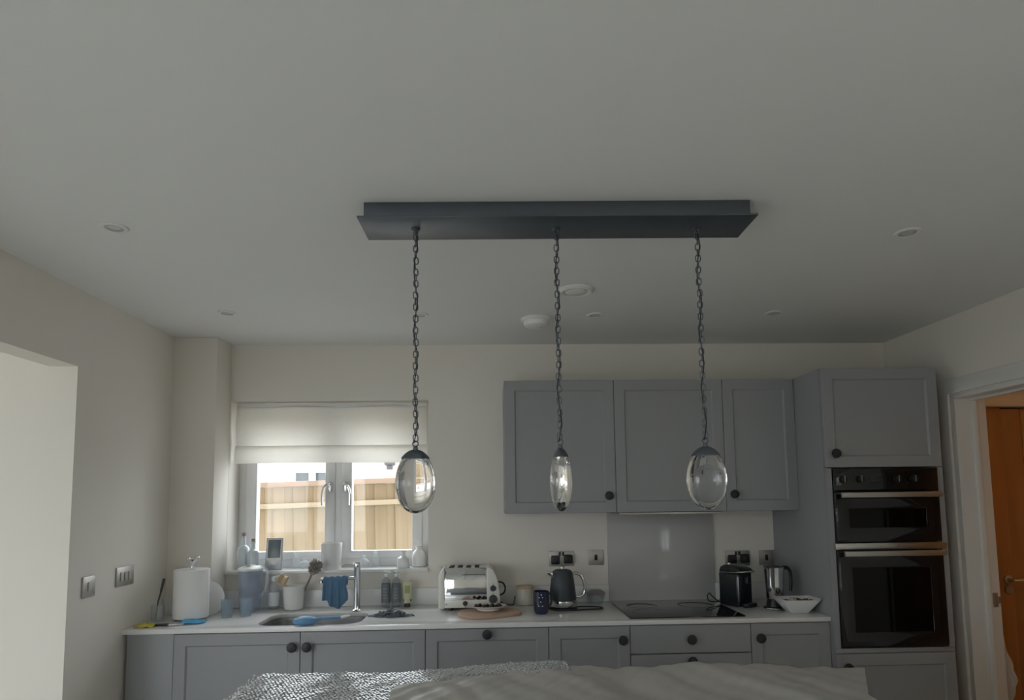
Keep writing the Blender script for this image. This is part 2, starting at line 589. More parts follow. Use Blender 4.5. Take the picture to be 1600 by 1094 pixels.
# oak door in the hall
OAK = wood_mat('oak_door_veneer', (.34, .15, .05), (.46, .22, .08), 'Z', 9, .45)
dr = thing('door_1', 'oak-veneered hall door with lever handle seen through the doorway', 'door', (4.54, .02, 0), kind='structure')
for (a, b_) in ((.004, .12), (.64, .756)):
    B().box(a, b_, 0, .04, .012, 2.026, .002).go('stile', OAK, dr)
for i in range(4):
    B().box(.122 + i * .1295, .122 + (i + 1) * .1295 - .003, .006, .035, .016, 2.02, .003).go('panel', OAK, dr)
hd = B().lathe([(0, 0), (.026, 0), (.026, .008), (.012, .012), (.009, .045), (0, .045)], 20, Matrix.Translation((.085, 0, .985)) @ Matrix.Rotation(R(90), 4, 'X'))
hd.tube(smooth_path([(.085, -.045, .985), (.11, -.052, .985), (.16, -.05, .988), (.21, -.045, .982)], 4), .009, 8)
hd.lathe([(0, 0), (.024, 0), (.024, .007), (0, .008)], 20, Matrix.Translation((.085, 0, .925)) @ Matrix.Rotation(R(90), 4, 'X'))
hd.go('handle', NICKEL, dr)
struct(B().box(4.48, 5.36, .151, .20, 0, 2.1).go('wall_leak_blocker', HALLM), 'added panel behind the oak door keeping daylight out', 'wall')  # unseen panel added to stop daylight leaking round the oak door
tf = thing('trim_3', 'white frame around the oak hall door', 'door frame', (4.54, 0, 0), kind='structure')
B().prism([(-.075, 0), (-.075, 2.105), (.835, 2.105), (.835, 0), (.762, 0), (.762, 2.032), (-.002, 2.032), (-.002, 0)], -.018, 0, axis='Y', bev=.004).go('architrave', WHITE, tf)

# hall lamp, the warm light in the hall
hl = thing('hall_pendant_lamp', 'warm glowing hall pendant with pale drum shade', 'lamp', (5.2, -1.1, 2.05))
B().tube([(0, 0, .2), (0, 0, .38)], .004).go('cord', BLKPL, hl)
B().lathe([(.15, 0), (.15, .2), (.148, .2), (.148, 0)], 32).go('shade', cloth_mat('lamp_shade_cloth', (.85, .7, .5), .6), hl)
ld = bpy.data.lights.new('hall_bulb', 'POINT')
ld.color = (1, .62, .28)
ld.energy = 1.2
ld.shadow_soft_size = .04
lo = bpy.data.objects.new('hall_bulb', ld)
COL.objects.link(lo)
lo.parent = hl
lo.location = (0, 0, .1)

# ================================================================== OUTSIDE THE WINDOW
GRASS = mat('garden_paving', (.72, .71, .69), .9, var=.15, scale=3)
struct(B().box(-30, 30, .3, 40, -.3, -.2).go('ground_back', GRASS), 'paved ground outside the kitchen window', 'ground')
struct(B().box(-30, 30, -30, YB - .15, -.3, -.12).go('ground_front', mat('patio_paving', (.42, .41, .38), .95, var=.15, scale=5)), 'paved patio behind the house', 'ground')
struct(B().box(XR + .16, 30, YB - .15, -3.35, -.3, -.12).go('ground_right', GRASS), 'paved ground right of the house', 'ground')
struct(B().box(-30, XS - .15, YB - .15, .3, -.3, -.12).go('ground_side', GRASS), 'paved ground beside the house', 'ground')
PINE = wood_mat('new_pine_fence', (.31, .25, .155), (.41, .345, .24), 'Z', 5, .8)
PINEX = wood_mat('new_pine_rail', (.43, .365, .25), (.52, .45, .325), 'X', 5, .8)
PINEC = wood_mat('pink_pine_capping', (.40, .30, .225), (.47, .36, .275), 'X', 5, .8)
fen = thing('garden_fence', 'new pale timber board fence outside the kitchen window', 'fence', (0, 3.0, -.2), rot=(0, -.026, 0))
FX0, FX1 = -3.0, 2.6
bw = .105
bm_ = B().box(0, .118, 0, .014, 0, 1.85, .002).mesh('board')
bm_.materials.append(PINE)
nb = int((FX1 - FX0) / bw)
for i in range(nb):
    o = obj('board', bm_, fen, loc=(FX0 + i * bw, .0 + (i % 2) * .012, .02 + rnd.uniform(-.004, .004)), rot=(0, 0, R(4)))
B().box(FX0, FX1, -.03, .035, 1.868, 1.922, .004).go('capping', PINEC, fen)
for z in (1.645, .95, .3):
    B().box(FX0, FX1, -.055, 0, z, z + .052, .003).go('rail', PINEX, fen)
for x in (-2.4, -.2 - .32, 1.5):
    B().box(x, x + .09, .03, .12, 0, 1.86, .003).go('post', PINE, fen)

# neighbour's house
BR = bpy.data.materials.new('pale_brick')
BR.use_nodes = True
nt = BR.node_tree
bk = nt.nodes.new('ShaderNodeTexBrick')
bk.inputs['Scale'].default_value = 1
bk.inputs['Brick Width'].default_value = .225
bk.inputs['Row Height'].default_value = .075
bk.inputs['Mortar Size'].default_value = .006
bk.inputs['Color1'].default_value = (.78, .74, .64, 1)
bk.inputs['Color2'].default_value = (.84, .80, .72, 1)
bk.inputs['Mortar'].default_value = (.78, .76, .72, 1)
tc = nt.nodes.new('ShaderNodeTexCoord')
sp_ = nt.nodes.new('ShaderNodeSeparateXYZ')
cb = nt.nodes.new('ShaderNodeCombineXYZ')
nt.links.new(tc.outputs['Object'], sp_.inputs[0])
nt.links.new(sp_.outputs['X'], cb.inputs[0])
nt.links.new(sp_.outputs['Z'], cb.inputs[1])
nt.links.new(cb.outputs[0], bk.inputs['Vector'])
nt.links.new(bk.outputs['Color'], nt.nodes['Principled BSDF'].inputs['Base Color'])
nt.nodes['Principled BSDF'].inputs['Roughness'].default_value = .9
hs = thing('neighbour_outbuilding', 'pale brick outbuilding with a white window beyond the fence', 'building', (-2, 8.0, -.2))
B().prism([(-5, 0), (5, 0), (5, 2.75), (-5, 2.75)], 0, .25, [[(-.10, 1.0), (1.0, 1.0), (1.0, 2.28), (-.10, 2.28)]], 'Y').go('wall', BR, hs)
B().box(-5, -4.75, .25, 5.5, 0, 2.75).go('side_wall', BR, hs)
B().box(4.75, 5, .25, 5.5, 0, 2.75).go('side_wall', BR, hs)
B().box(-5.2, 5.2, -.15, 5.6, 2.75, 2.9).go('roof', mat('grey_roof_tiles', (.22, .2, .19), .8, var=.2, scale=6), hs)
B().box(-.2, 1.1, -.02, .02, 2.28, 2.31).go('lintel', WHITE, hs)
wf = B().prism([(-.10, 1.0), (1.0, 1.0), (1.0, 2.28), (-.10, 2.28)], .02, .09, [[(.0, 1.06), (.24, 1.06), (.24, 2.21), (.0, 2.21)], [(.36, 1.06), (.58, 1.06), (.58, 2.21), (.36, 2.21)], [(.70, 1.06), (.94, 1.06), (.94, 2.21), (.70, 2.21)]], 'Y').go('window', UPVC, hs)
for a in (0, .36, .7):
    B().box(a, a + .24, .05, .058, 1.06, 2.21).go('pane', mat('dim_house_glass', (.10, .12, .13), .5, spec=.2), wf)
lm = B().box(1.62, 1.80, -.12, 0, 2.33, 2.45, .01)
lm.box(1.66, 1.76, -.10, -.02, 2.25, 2.33, .01)
lm.go('wall_lantern', mat('dark_grey_metal', (.12, .12, .13), .5), hs)
# ================================================================== FITTED KITCHEN
ZT, ZB = .905, .883            # worktop top and underside
YF, DT = -.60, .02             # cabinet door fronts and door thickness


def door_mesh(w, h, panel=True, stile=.075):
    b = bmesh.new()
    bmesh.ops.create_cube(b, size=1)
    for v in b.verts:
        v.co = Vector(((v.co.x + .5) * w, (v.co.y + .5) * DT, (v.co.z + .5) * h))
    bmesh.ops.bevel(b, geom=b.edges[:], offset=.0015, segments=1, affect='EDGES')
    if panel:
        f = min((q for q in b.faces), key=lambda q: q.calc_center_median().y - q.calc_area())
        bmesh.ops.inset_region(b, faces=[f], thickness=stile)
        bmesh.ops.inset_region(b, faces=[f], thickness=.010)
        for v in f.verts:
            v.co.y += .009
    s = B()
    return s.merge(b)


def knob(parent, x, z):
    B().lathe([(0, -.002), (.008, -.002), (.008, .012), (.020, .016), (.024, .022), (.022, .028), (.012, .031), (0, .032)], 24,
              Matrix.Translation((x, 0, z)) @ Matrix.Rotation(R(90), 4, 'X')).go('knob', KNOB, parent)


def carcass(t, w, d, z0, z1, yf):
    """open box behind the doors, local x 0..w, from y=yf+DT backwards"""
    b = B()
    y0 = yf + DT + .002
    b.box(.0005, w - .0005, y0, yf + d, z0, z1)
    b.go('carcass', CARC, t)


def base_unit(name, x0, x1, fronts, label, ztop=ZB - .001):
    w = x1 - x0
    t = thing(name, label, 'cabinet', (x0, YF, 0), group='grey base cabinets under the worktop')
    B().box(.0005, w - .0005, DT + .002, .57, .15, ztop).go('carcass', CARC, t)
    B().box(.0005, w - .0005, .06, .078, .0, .149).go('plinth', CARC, t)
    for kind, a, b_, z0, z1, kx, kz in fronts:
        d = door_mesh(b_ - a - .003, z1 - z0 - .003, kind != 'drawer').go('door' if kind != 'drawer' else 'drawer_front', CAB, t, loc=(a + .0015, 0, z0 + .0015))
        knob(d, kx - a - .0015, kz - z0 - .0015)
    return t


ZD0, ZD1 = .155, ZB - .004
base_unit('base_cabinet', 0, 1.2, [('door', 0, .6, ZD0, ZD1, .565, .81), ('door', .6, 1.2, ZD0, ZD1, .636, .81)], 'grey double-door base cabinet under the sink', ztop=.70)
base_unit('base_cabinet', 1.2, 1.8, [('door', 0, .6, ZD0, ZD1, .30, .853)], 'grey base cabinet door with a central top knob below the toaster')
base_unit('base_cabinet', 1.8, 2.2, [('door', 0, .4, ZD0, ZD1, .362, .812)], 'narrow grey base cabinet under the kettle, left of the drawers')
base_unit('base_cabinet', 2.2, 2.8, [('drawer', 0, .6, .741, ZD1, .30, .809), ('drawer', 0, .6, .45, .739, .30, .705), ('drawer', 0, .6, ZD0, .448, .30, .40)], 'grey drawer unit under the black hob')
base_unit('base_cabinet', 2.8, 3.2, [('door', 0, .4, ZD0, ZD1, .042, .809)], 'narrow grey base cabinet beside the oven tower')
ep = B().box(0, .219, 0, .37, 0, ZB - .001, .001)
ep = tag(ep.go('end_panel', CAB, loc=(-.2205, YF + .004, 0)), 'plain grey filler panel closing the cabinets at the left wall', 'panel')


# wall cabinets
WYF = -.345
CZ0, CZ1 = 1.425, 2.148


def wall_unit(x0, x1, kx, label):
    w = x1 - x0
    t = thing('wall_cabinet', label, 'cabinet', (x0, WYF, CZ0), group='grey wall cabinets over the hob')
    B().box(.0005, w - .0005, DT + .002, -WYF - .002, 0, CZ1 - CZ0).go('carcass', CARC, t)
    d = door_mesh(w - .003, CZ1 - CZ0 - .003).go('door', CAB, t, loc=(.0015, 0, .0015))
    if kx is not None:
        knob(d, kx - x0, 1.515 - CZ0)
    return t


wall_unit(1.6, 2.2, 2.157, 'grey wall cabinet nearest the window, knob at lower right')
wall_unit(2.2, 2.8, None, 'middle grey wall cabinet without a knob above the hob')
wall_unit(2.8, 3.2, 2.838, 'narrow grey wall cabinet beside the oven tower, knob at lower left')
# slim extractor under the middle cabinet
ex = thing('cooker_hood', 'slim grey extractor tucked under the middle wall cabinet', 'extractor', (2.2, WYF + .03, CZ0))
B().box(.02, .58, 0, .28, -.012, -.001, .002).go('body', STEEL, ex)
for k in range(2):
    B().box(.06 + k * .25, .29 + k * .25, .03, .25, -.016, -.012, .001).go('filter', NICKEL, ex)

# oven tower
TYF = -.64
tw = thing('oven_tower', 'tall grey cabinet housing the double oven at the right', 'cabinet', (3.2, TYF, 0))
B().box(0, .018, .022, .639, 0, CZ1, .001).go('side_panel', CAB, tw)
B().box(.582, .60, .022, .639, 0, CZ1, .001).go('side_panel', CAB, tw)
B().box(.018, .582, .022, .639, CZ1 - .018, CZ1).go('top_panel', CARC, tw)
B().box(.018, .582, .60, .612, .15, CZ1 - .018).go('back_panel', CARC, tw)
for z in (.735, 1.643):
    B().box(.018, .582, .022, .60, z, z + .016).go('shelf', CARC, tw)
B().box(.018, .582, .08, .095, 0, .15).go('plinth', CARC, tw)
for x in (0.0, .571):
    B().box(x, x + .029, .002, .0215, .757, 1.639).go('stile', CAB, tw)
d = door_mesh(.597, CZ1 - 1.645).go('upper_door', CAB, tw, loc=(.0015, 0, 1.643))
knob(d, .046, 1.712 - 1.643)
d = door_mesh(.597, .575).go('lower_door', CAB, tw, loc=(.0015, 0, .155))
knob(d, .047, .668 - .155)
B().box(.0015, .5985, .004, .0215, .733, .755, .001).go('trim_strip', CAB, tw)
tag(B().box(3.802, XR - .020, TYF + .20, TYF + .218, 0, 2.085, .001).go('filler_panel', CAB), 'narrow grey filler strip between oven tower and door frame', 'panel')

# double oven
ov = thing('double_oven', 'built-in black glass double oven with two steel bar handles', 'oven', (3.229, TYF, .76))
B().box(.012, .53, .024, .55, .0, .878).go('body', BLKPL, ov)
cp = B().box(.003, .539, -.004, .022, .762, .878, .003).go('control_panel', BLKGL, ov)
for x in (.032, .118, .287 + .02, .392):
    kb = B().lathe([(0, 0), (.019, 0), (.019, .006), (.016, .02), (0, .021)], 24, Matrix.Translation((x + .02, -.004, .822)) @ Matrix.Rotation(R(90), 4, 'X')).go('dial', BLKPL, cp)
    B().box(x + .0185, x + .0215, -.0268, -.0245, .809, .840, .0004).go('pointer_mark', STEEL, cp)
B().box(.19, .255, -.0052, -.004, .812, .842, .0003).go('clock_display', mat('dim_display', (.03, .035, .04), .2), cp)


def oven_door(z0, z1, hz):
    dd = B().prism([(.003, z0), (.539, z0), (.539, z1), (.003, z1)], -.006, .022,
                   [[(.075, z0 + .07), (.467, z0 + .07), (.467, z1 - .085), (.075, z1 - .085)]], 'Y', bev=.002).go('oven_door', BLKGL, ov)
    B().box(.073, .469, -.003, .006, z0 + .068, z1 - .083).go('pane', thin_glass('smoked_oven_glass', (.10, .10, .10)), dd)
    hb = B().box(.02, .524, -.05, -.036, hz, hz + .026, .003)
    for x in (.05, .48):
        hb.box(x, x + .018, -.037, -.006, hz + .004, hz + .022, .002)
    hb.go('handle', NICKEL, dd)


oven_door(.512, .758, .731)
oven_door(.004, .468, .444)
B().box(-.006, .556, -.010, .022, .474, .506, .002).go('trim_bar', STEEL, ov)
for z in (.31, .16):
    sh = B()
    for k in range(12):
        sh.tube([(.06 + k * .037, .06, z), (.06 + k * .037, .45, z)], .002, 5)
    sh.tube([(.05, .06, z), (.49, .06, z)], .003, 5)
    sh.go('oven_rack', STEEL, ov)

# worktop with the sink cut-out
SINK = rrect(.36, .87, -.565, -.225, .09)
wt = B().prism([(XL + .002, -.612), (3.199, -.612), (3.199, -.002), (.002, -.002), (.002, -.202), (XL + .002, -.202)], ZB, ZT, [SINK], 'Z', bev=.002)
tag(wt.go('worktop', QUARTZ, ang=25), 'long white quartz worktop with routed drainer grooves', 'worktop')
# upstands
for nm, bx, lab in (('window', (.002 + .0, 2.205, -.022, -.002), 'white upstand strip along the wall behind sink and kettle'),
                    ('right', (2.835, 3.198, -.022, -.002), 'short white upstand strip behind the coffee machine'),
                    ('pillar', (XL + .002, .020, -.222, -.202), 'white upstand strip in front of the corner pillar')):
    tag(B().box(*bx, ZT, 1.0, .0015).go('upstand', QUARTZ), lab, 'upstand')
tag(B().box(.002, .020, -.2005, -.0235, ZT, 1.0, .0015).go('upstand', QUARTZ), 'white upstand return on the window side of the pillar', 'upstand')
SPL = mat('grey_glass_splashback', (.50, .50, .485), .12, coat=.3, var=.01)
tag(B().box(2.207, 2.833, -.012, -.002, ZT, 1.424, .001).go('splashback', SPL), 'pale grey glass splashback panel behind the hob', 'splashback')

# sink
sk = thing('sink', 'undermount stainless steel sink bowl below the window', 'sink', (.615, -.395, ZB))
prof = [(1.0, -.001), (.985, -.002), (.97, -.02), (.94, -.14), (.86, -.165), (.3, -.17), (.08, -.172)]
b = bmesh.new()
rings = []
for s_, z in prof:
    rings.append([b.verts.new((((x - .615) * s_) * 1.03, ((y + .395) * s_) * 1.03, z)) for x, y in SINK])
n = len(SINK)
for a, c in zip(rings[:-1], rings[1:]):
    for i in range(n):
        b.faces.new((a[i], c[i], c[(i + 1) % n], a[(i + 1) % n]))
b.faces.new(rings[-1][::-1])
bmesh.ops.recalc_face_normals(b, faces=b.faces[:])
for f in b.faces:
    pass
q = B().merge(b)
q.go('bowl', mat('satin_sink_steel', (.30, .305, .31), .45, metal=1, var=.06, scale=20), sk)
B().lathe([(0, -.166), (.03, -.166), (.04, -.169), (.04, -.171), (0, -.171)], 24).go('drain', CHROME, sk)

# tap
tp = thing('kitchen_tap', 'tall chrome tap with straight spout behind the sink', 'tap', (.787, -.195, ZT))
B().lathe([(0, 0), (.027, 0), (.027, .006), (.019, .012), (.0175, .02), (.0175, .235), (.019, .238), (.019, .262), (.017, .265), (0, .265)], 32).go('column', CHROME, tp)
spt = B().tube([(-.005, -.002, .178), (-.185, -.05, .178)], .0105, 16).go('spout', CHROME, tp)
B().tube([(-.180, -.0485, .178), (-.180, -.0485, .160)], .010, 16).go('aerator', CHROME, spt)
B().tube([(-.01, 0, .252), (-.085, -.012, .252)], .0045, 10).go('lever', CHROME, tp)

# blue cloth over the spout
BLUE = mat('blue_microfibre', (.12, .22, .34), .9, var=.12, scale=40, bump=.4, bscale=300, spec=.1)


def lerp_tab(tab, u):
    for (a0, v0), (a1, v1) in zip(tab[:-1], tab[1:]):
        if u <= a1:
            return v0 + (v1 - v0) * (u - a0) / (a1 - a0)
    return tab[-1][1]


def cloth_fn(u, v):
    # u along the spout, v over it: short tail behind, long tail in front
    r = .0150
    L = (v - .30) * .225
    x = -.168 + u * .125
    yy = -.0475 + u * .034
    zs = .178
    if abs(L) < r * PI / 2:
        a = L / r
        return (x, yy - r * math.sin(a), zs + r * math.cos(a) + .0025 * math.sin(u * 25))
    sgn = 1 if L > 0 else -1
    drop = abs(L) - r * PI / 2
    mul = lerp_tab([(0, .80), (.2, .82), (.26, 1.02), (.62, 1.16), (.66, 1.16), (1, .82)], u) if sgn > 0 else .8
    pinch = -.18 * math.sin(min(1, drop / .09) * PI) * max(0, u - .6) * .12 + .04 * drop * (u - .5)
    fold = .007 * math.sin(u * 21 + 1) * min(1, drop * 16) + .004 * math.sin(u * 43)
    return (x + pinch, yy - sgn * (r + .002) - sgn * fold * .6 - sgn * .05 * drop, zs - drop * mul)


tag(B().grid(30, 40, cloth_fn, .0025).go('dish_cloth', BLUE, loc=(.787, -.195, ZT), ang=80), 'blue cloth draped over the tap spout', 'cloth')

# hob
hb_ = thing('induction_hob', 'flat black glass induction hob set on the worktop', 'hob', (2.5, -.325, ZT))
B().prism(rrect(-.292, .292, -.245, .235, .008, 3), .0005, .006, axis='Z', bev=.001).go('glass', BLKGL, hb_)
for i, (x, y, r_) in enumerate(((-.15, .11, .08), (.15, .11, .095), (-.15, -.10, .095), (.15, -.10, .08))):
    B().lathe([(r_, .0061), (r_ + .0015, .0061), (r_ + .0015, .0064), (r_, .0064)], 40, Matrix.Translation((x, y, 0))).go('zone_ring', mat('dark_grey_print', (.05, .05, .05), .4), hb_)


# sockets and switches (satin nickel plates)
def plate(name, label, cat, loc, rot, w, h, inner, group=None):
    t = thing(name, label, cat, loc, rot=rot, group=group)
    pl = B().box(-w / 2, w / 2, -.007, 0, -h / 2, h / 2, .002).go('plate', NICKEL, t)
    for kind, x, z in inner:
        if kind == 'plug':
            p = B().box(x - .026, x + .026, -.03, -.007, z - .026, z + .026, .008)
            p.box(x - .012, x + .012, -.036, -.029, z - .016, z + .006, .004)
            p.go('plug', BLKPL, t)
        elif kind == 'rocker':
            B().box(x - .006, x + .006, -.011, -.007, z - .011, z + .011, .001).go('rocker', BLKPL, t)
        elif kind == 'insert':
            B().box(x - .009, x + .009, -.0085, -.007, z - .016, z + .016, .0006).go('insert', BLKPL, t)
        elif kind == 'toggle':
            B().box(x - .010, x + .010, -.011, -.007, z - .020, z + .020, .0015).go('rocker', mat('grey_switch', (.5, .49, .46), .3), t)
    return t


plate('wall_socket', 'double nickel wall socket with two black plugs behind the kettle', 'socket', (1.934, 0, 1.153), (0, 0, 0), .146, .088,
      [('plug', -.037, -.006), ('plug', .039, -.002), ('rocker', -.010, .028), ('rocker', .010, .028)])
plate('wall_socket', 'double nickel wall socket with two black plugs above the coffee machine', 'socket', (2.977, 0, 1.141), (0, 0, 0), .146, .088,
      [('plug', -.037, -.006), ('plug', .039, -.002), ('rocker', -.010, .028), ('rocker', .010, .028)])
plate('wall_switch', 'single nickel appliance switch right of the kettle', 'switch', (2.137, 0, 1.157), (0, 0, 0), .088, .088, [('insert', 0, 0)])
plate('wall_switch', 'single nickel appliance switch above the steel frother', 'switch', (3.15, 0, 1.141), (0, 0, 0), .088, .088, [('insert', 0, 0)])
plate('light_switch', 'single nickel plate on the left wall nearest the opening', 'switch', (XL, -.888, 1.147), (0, 0, R(90)), .088, .09, [('toggle', 0, 0)])
plate('light_switch', 'wide three-gang nickel light switch on the left wall', 'switch', (XL, -.607, 1.16), (0, 0, R(90)), .146, .09, [('toggle', -.035, 0), ('toggle', 0, 0), ('toggle', .035, 0)])

# roman blind
LIN = cloth_mat('cream_linen', (.86, .845, .81), .72)
bl = thing('roman_blind', 'half-lowered cream roman blind in the window recess', 'blind', (.58, .05, 2.09))


def fold(u, v, x0, x1, z0, z1, y0, bulge):
    return (x0 + (x1 - x0) * u, y0 - bulge * math.sin(v * PI) ** .8 + .002 * math.sin(u * 14), z0 + (z1 - z0) * v + .003 * math.sin(u * 5) * v)


B().grid(40, 14, lambda u, v: fold(u, v, -.555, .565, -.005, -.27, 0, .022), .004).go('upper_fold', LIN, bl, ang=60)
B().grid(40, 10, lambda u, v: fold(u, v, -.560, .568, -.255, -.36, -.012, .010), .006).go('lower_fold', LIN, bl, ang=60)
B().box(-.555, .565, -.005, .025, -.03, -.002, .003).go('headrail', WPL, bl)

# ================================================================== PENDANT LIGHT OVER THE ISLAND
pdt = thing('pendant_light', 'gunmetal bar pendant light with three clear glass drops on chains', 'pendant light', (1.740, -1.812, H), rz=-.022)
B().box(-.602, .602, -.073, .073, -.05, -.0005, .001).go('ceiling_box', GUN, pdt)
B().box(-.620, .620, -.088, .088, -.056, -.0502, .0008).go('base_plate', GUN, pdt)
# one link
lk = []
for k in range(20):
    a = 2 * PI * k / 20
    lk.append((.0072 * math.cos(a), 0, .0042 * (1 if math.sin(a) > 0 else -1) * (1 if abs(math.sin(a)) > .01 else 0) + .0074 * math.sin(a)))
link_me = B().tube(lk, .0018, 7, closed=True).mesh('chain_link', 60)
link_me.materials.append(GUN)
GLASS = mat('solid_clear_glass', (1, 1, 1), .0, trans=1, ior=1.46, var=0)
PITCHL = .0217
for x, yaw, twist in ((-.451, R(14), R(20)), (.0, R(97), R(5)), (.455, R(-8), R(-15))):
    top, ring_z = -.060, -.747
    hk = B().lathe([(0, -.0565), (.014, -.0565), (.014, -.060), (.006, -.064), (0, -.064)], 16, Matrix.Translation((x, 0, 0)))
    hk.tube([(x + .007 * math.cos(a * PI / 8), 0, -.069 + .007 * math.sin(a * PI / 8)) for a in range(16)], .0018, 7, closed=True)
    hk.go('chain_hook', GUN, pdt)
    n = 35
    z0 = -.078
    step = (z0 - ring_z - .004) / n
    cable = B().tube(smooth_path([(x + .006 * math.sin(k * 1.9), .006 * math.cos(k * 1.9), -.06 - k * (.687 / 12)) for k in range(13)], 4), .0018, 6).go('cable', BLKPL, pdt)
    for k in range(n):
        o = obj('chain_link', link_me, cable, loc=(x + rnd.uniform(-.0012, .0012), rnd.uniform(-.001, .001), z0 - (k + .35) * step),
                rot=(rnd.uniform(-.05, .05), rnd.uniform(-.06, .06), twist + (k % 2) * R(90) + rnd.uniform(-.25, .25)))
    # drop: flattened egg, local centre
    cz = -.866
    A, Bb, C = .0625, .033, .0975
    Mx = Matrix.Translation((x, 0, cz)) @ Matrix.Rotation(yaw, 4, 'Z')
    prof = []
    N = 40
    for k in range(N + 1):
        t = -PI / 2 + PI * k / N
        rr_ = math.cos(t)
        zz = math.sin(t)
        rr_ *= (1 - .05 * zz)
        prof.append((rr_, zz * C))
    b2 = B().lathe(prof, 56, Mx, (A, Bb)).go('glass_drop', GLASS, pdt, ang=180)
    # cap: dome shell hugging the top of the drop
    outer, inner = [], []
    for k in range(13):
        t = R(45.5) + (PI / 2 - R(45.5)) * k / 12
        f = math.cos(t) * (1 - .05 * math.sin(t))
        outer.append((f * 1.055 if k < 12 else 0, math.sin(t) * C + .0035))
        inner.append((f * 1.018 if k < 12 else 0, math.sin(t) * C + .0008))
    cp_ = B().lathe(outer + inner[::-1] + [outer[0]], 48, Mx, (A, Bb))
    cap_ = cp_.go('cap', GUN, pdt)
    st = B().lathe([(0, .094), (.0085, .094), (.0075, .104), (.006, .110), (0, .111)], 20, Matrix.Translation((x, 0, cz)))
    st.tube([(x + .0085 * math.cos(a * PI / 10), 0, cz + .118 + .0085 * math.sin(a * PI / 10)) for a in range(20)], .0022, 8, closed=True)
    st.go('loop', GUN, cap_)

# ================================================================== CEILING FITTINGS
DLW = mat('white_downlight_ring', (.80, .80, .78), .4, var=.01)
DLI = mat('frosted_downlight_lens', (.75, .75, .74), .25)
ring_me = B().lathe([(.030, -.0005), (.044, -.0005), (.043, -.004), (.034, -.006), (.030, -.004)], 32).mesh('ring')
ring_me.materials.append(DLW)
baf_me = B().lathe([(.0305, -.004), (.026, -.0025), (.020, -.003), (.0195, -.001), (.0305, -.001)], 32).mesh('baffle')
baf_me.materials.append(mat('grey_lamp_rim', (.48, .48, .47), .4))
len_me = B().lathe([(0, -.0015), (.0195, -.0015), (.0195, -.0006), (0, -.0006)], 24).mesh('lens')
len_me.materials.append(DLI)
for x, y, lab in ((.27, -1.68, 'recessed ceiling downlight nearest the left wall, above the opening'),
                  (.242, -.677, 'small recessed downlight by the corner pillar'),
                  (1.174, -.636, 'recessed downlight half hidden by the left chain'),
                  (2.061, -.628, 'recessed downlight right of the smoke alarm'),
                  (2.968, -.655, 'recessed downlight above the narrow wall cabinet'),
                  (3.005, -1.653, 'recessed ceiling downlight right of the pendant bar')):
    t = thing('ceiling_downlight', lab, 'downlight', (x, y, H), group='recessed ceiling downlights')
    obj('ring', ring_me, t)
    obj('baffle', baf_me, t)
    obj('lens', len_me, t)
vt = thing('ceiling_vent', 'round white extractor vent in the ceiling beside the middle chain', 'vent', (1.910, -1.022, H))
B().lathe([(.052, -.0005), (.080, -.0005), (.079, -.006), (.068, -.015), (.058, -.013), (.052, -.003)], 40).go('rim', DLW, vt)
B().lathe([(0, -.018), (.035, -.017), (.048, -.011), (.047, -.007), (.012, -.005), (.012, -.0005), (0, -.0005)], 40).go('centre_disc', DLW, vt)
sa = thing('smoke_alarm', 'white round smoke alarm on the ceiling by the middle chain', 'smoke alarm', (1.766, -.56, H))
B().lathe([(0, -.0005), (.078, -.0005), (.078, -.014), (.074, -.018), (0, -.018)], 40).go('base', WPL, sa)
B().lathe([(.066, -.018), (.060, -.038), (.050, -.044), (0, -.045)], 40).go('cover', WPL, sa)
B().lathe([(0, -.045), (.014, -.045), (.013, -.048), (0, -.0485)], 24, Matrix.Translation((.02, -.01, 0))).go('test_button', DLI, sa)
# ================================================================== ISLAND WITH PACKING WRAP
IX0, IX1, IY0, IY1 = .78, 2.60, -2.45, -1.58
isl = thing('kitchen_island', 'grey kitchen island under the packing sheets', 'island', (1.75, -2.0, 0))
B().box(IX0 + .03 - 1.75, IX1 - .03 - 1.75, IY0 + .03 + 2, IY1 - .03 + 2, 0, .88, .002).go('body', CAB, isl)
B().box(IX0 - 1.75, IX1 - 1.75, IY0 + 2, IY1 + 2, .88, .90, .003).go('top', QUARTZ, isl)


def hnoise(x, y, s=1.):
    return (math.sin(x * 9.1 * s + 1.3) * math.sin(y * 7.7 * s + .4) + .6 * math.sin(x * 21 * s + y * 13 * s) + .35 * math.sin(x * 37 * s - y * 29 * s + 2)) / 2


FOAM = mat('thin_white_packing_foam', (.52, .505, .475), .45, var=.06, scale=14, bump=.35, bscale=55, spec=.35)
BUBM = mat('clear_bubble_wrap', (.54, .55, .56), .24, var=.10, scale=40, spec=.7, coat=.35)


def foam_z(x, y):
    z = .918 + .028 * max(0, min(1, (1.95 - x) / .12)) + .011 * hnoise(x, y) + .006 * hnoise(x, y, 2.7)
    z += .020 * math.exp(-((x - 2.24) / .14) ** 2) * math.exp(-((y + 1.60) / .12) ** 2)
    z += .016 * math.exp(-((x - 2.05) / .08) ** 2) * math.exp(-((y + 1.66) / .15) ** 2)
    z += .018 * math.exp(-((x - 2.42) / .10) ** 2) * math.exp(-((y + 1.62) / .2) ** 2)
    z += .016 * math.exp(-((x - 1.35) / .16) ** 2) * math.exp(-((y + 1.85) / .10) ** 2)
    return z


def drape(x, y, z, x0, x1, y0, y1):
    """fold the overhang of a sheet down past the island edge"""
    if y > y1:
        z -= (y - y1) * 2.6
        y = y1 + .02 + (y - y1) * .1
    if x > x1:
        z -= (x - x1) * 4.5
        x = x1 + .004 + (x - x1) * .12
    if x < x0:
        z -= (x0 - x) * 1.6
        x = x0 - .02 - (x0 - x) * .35
    return (x, y, z)


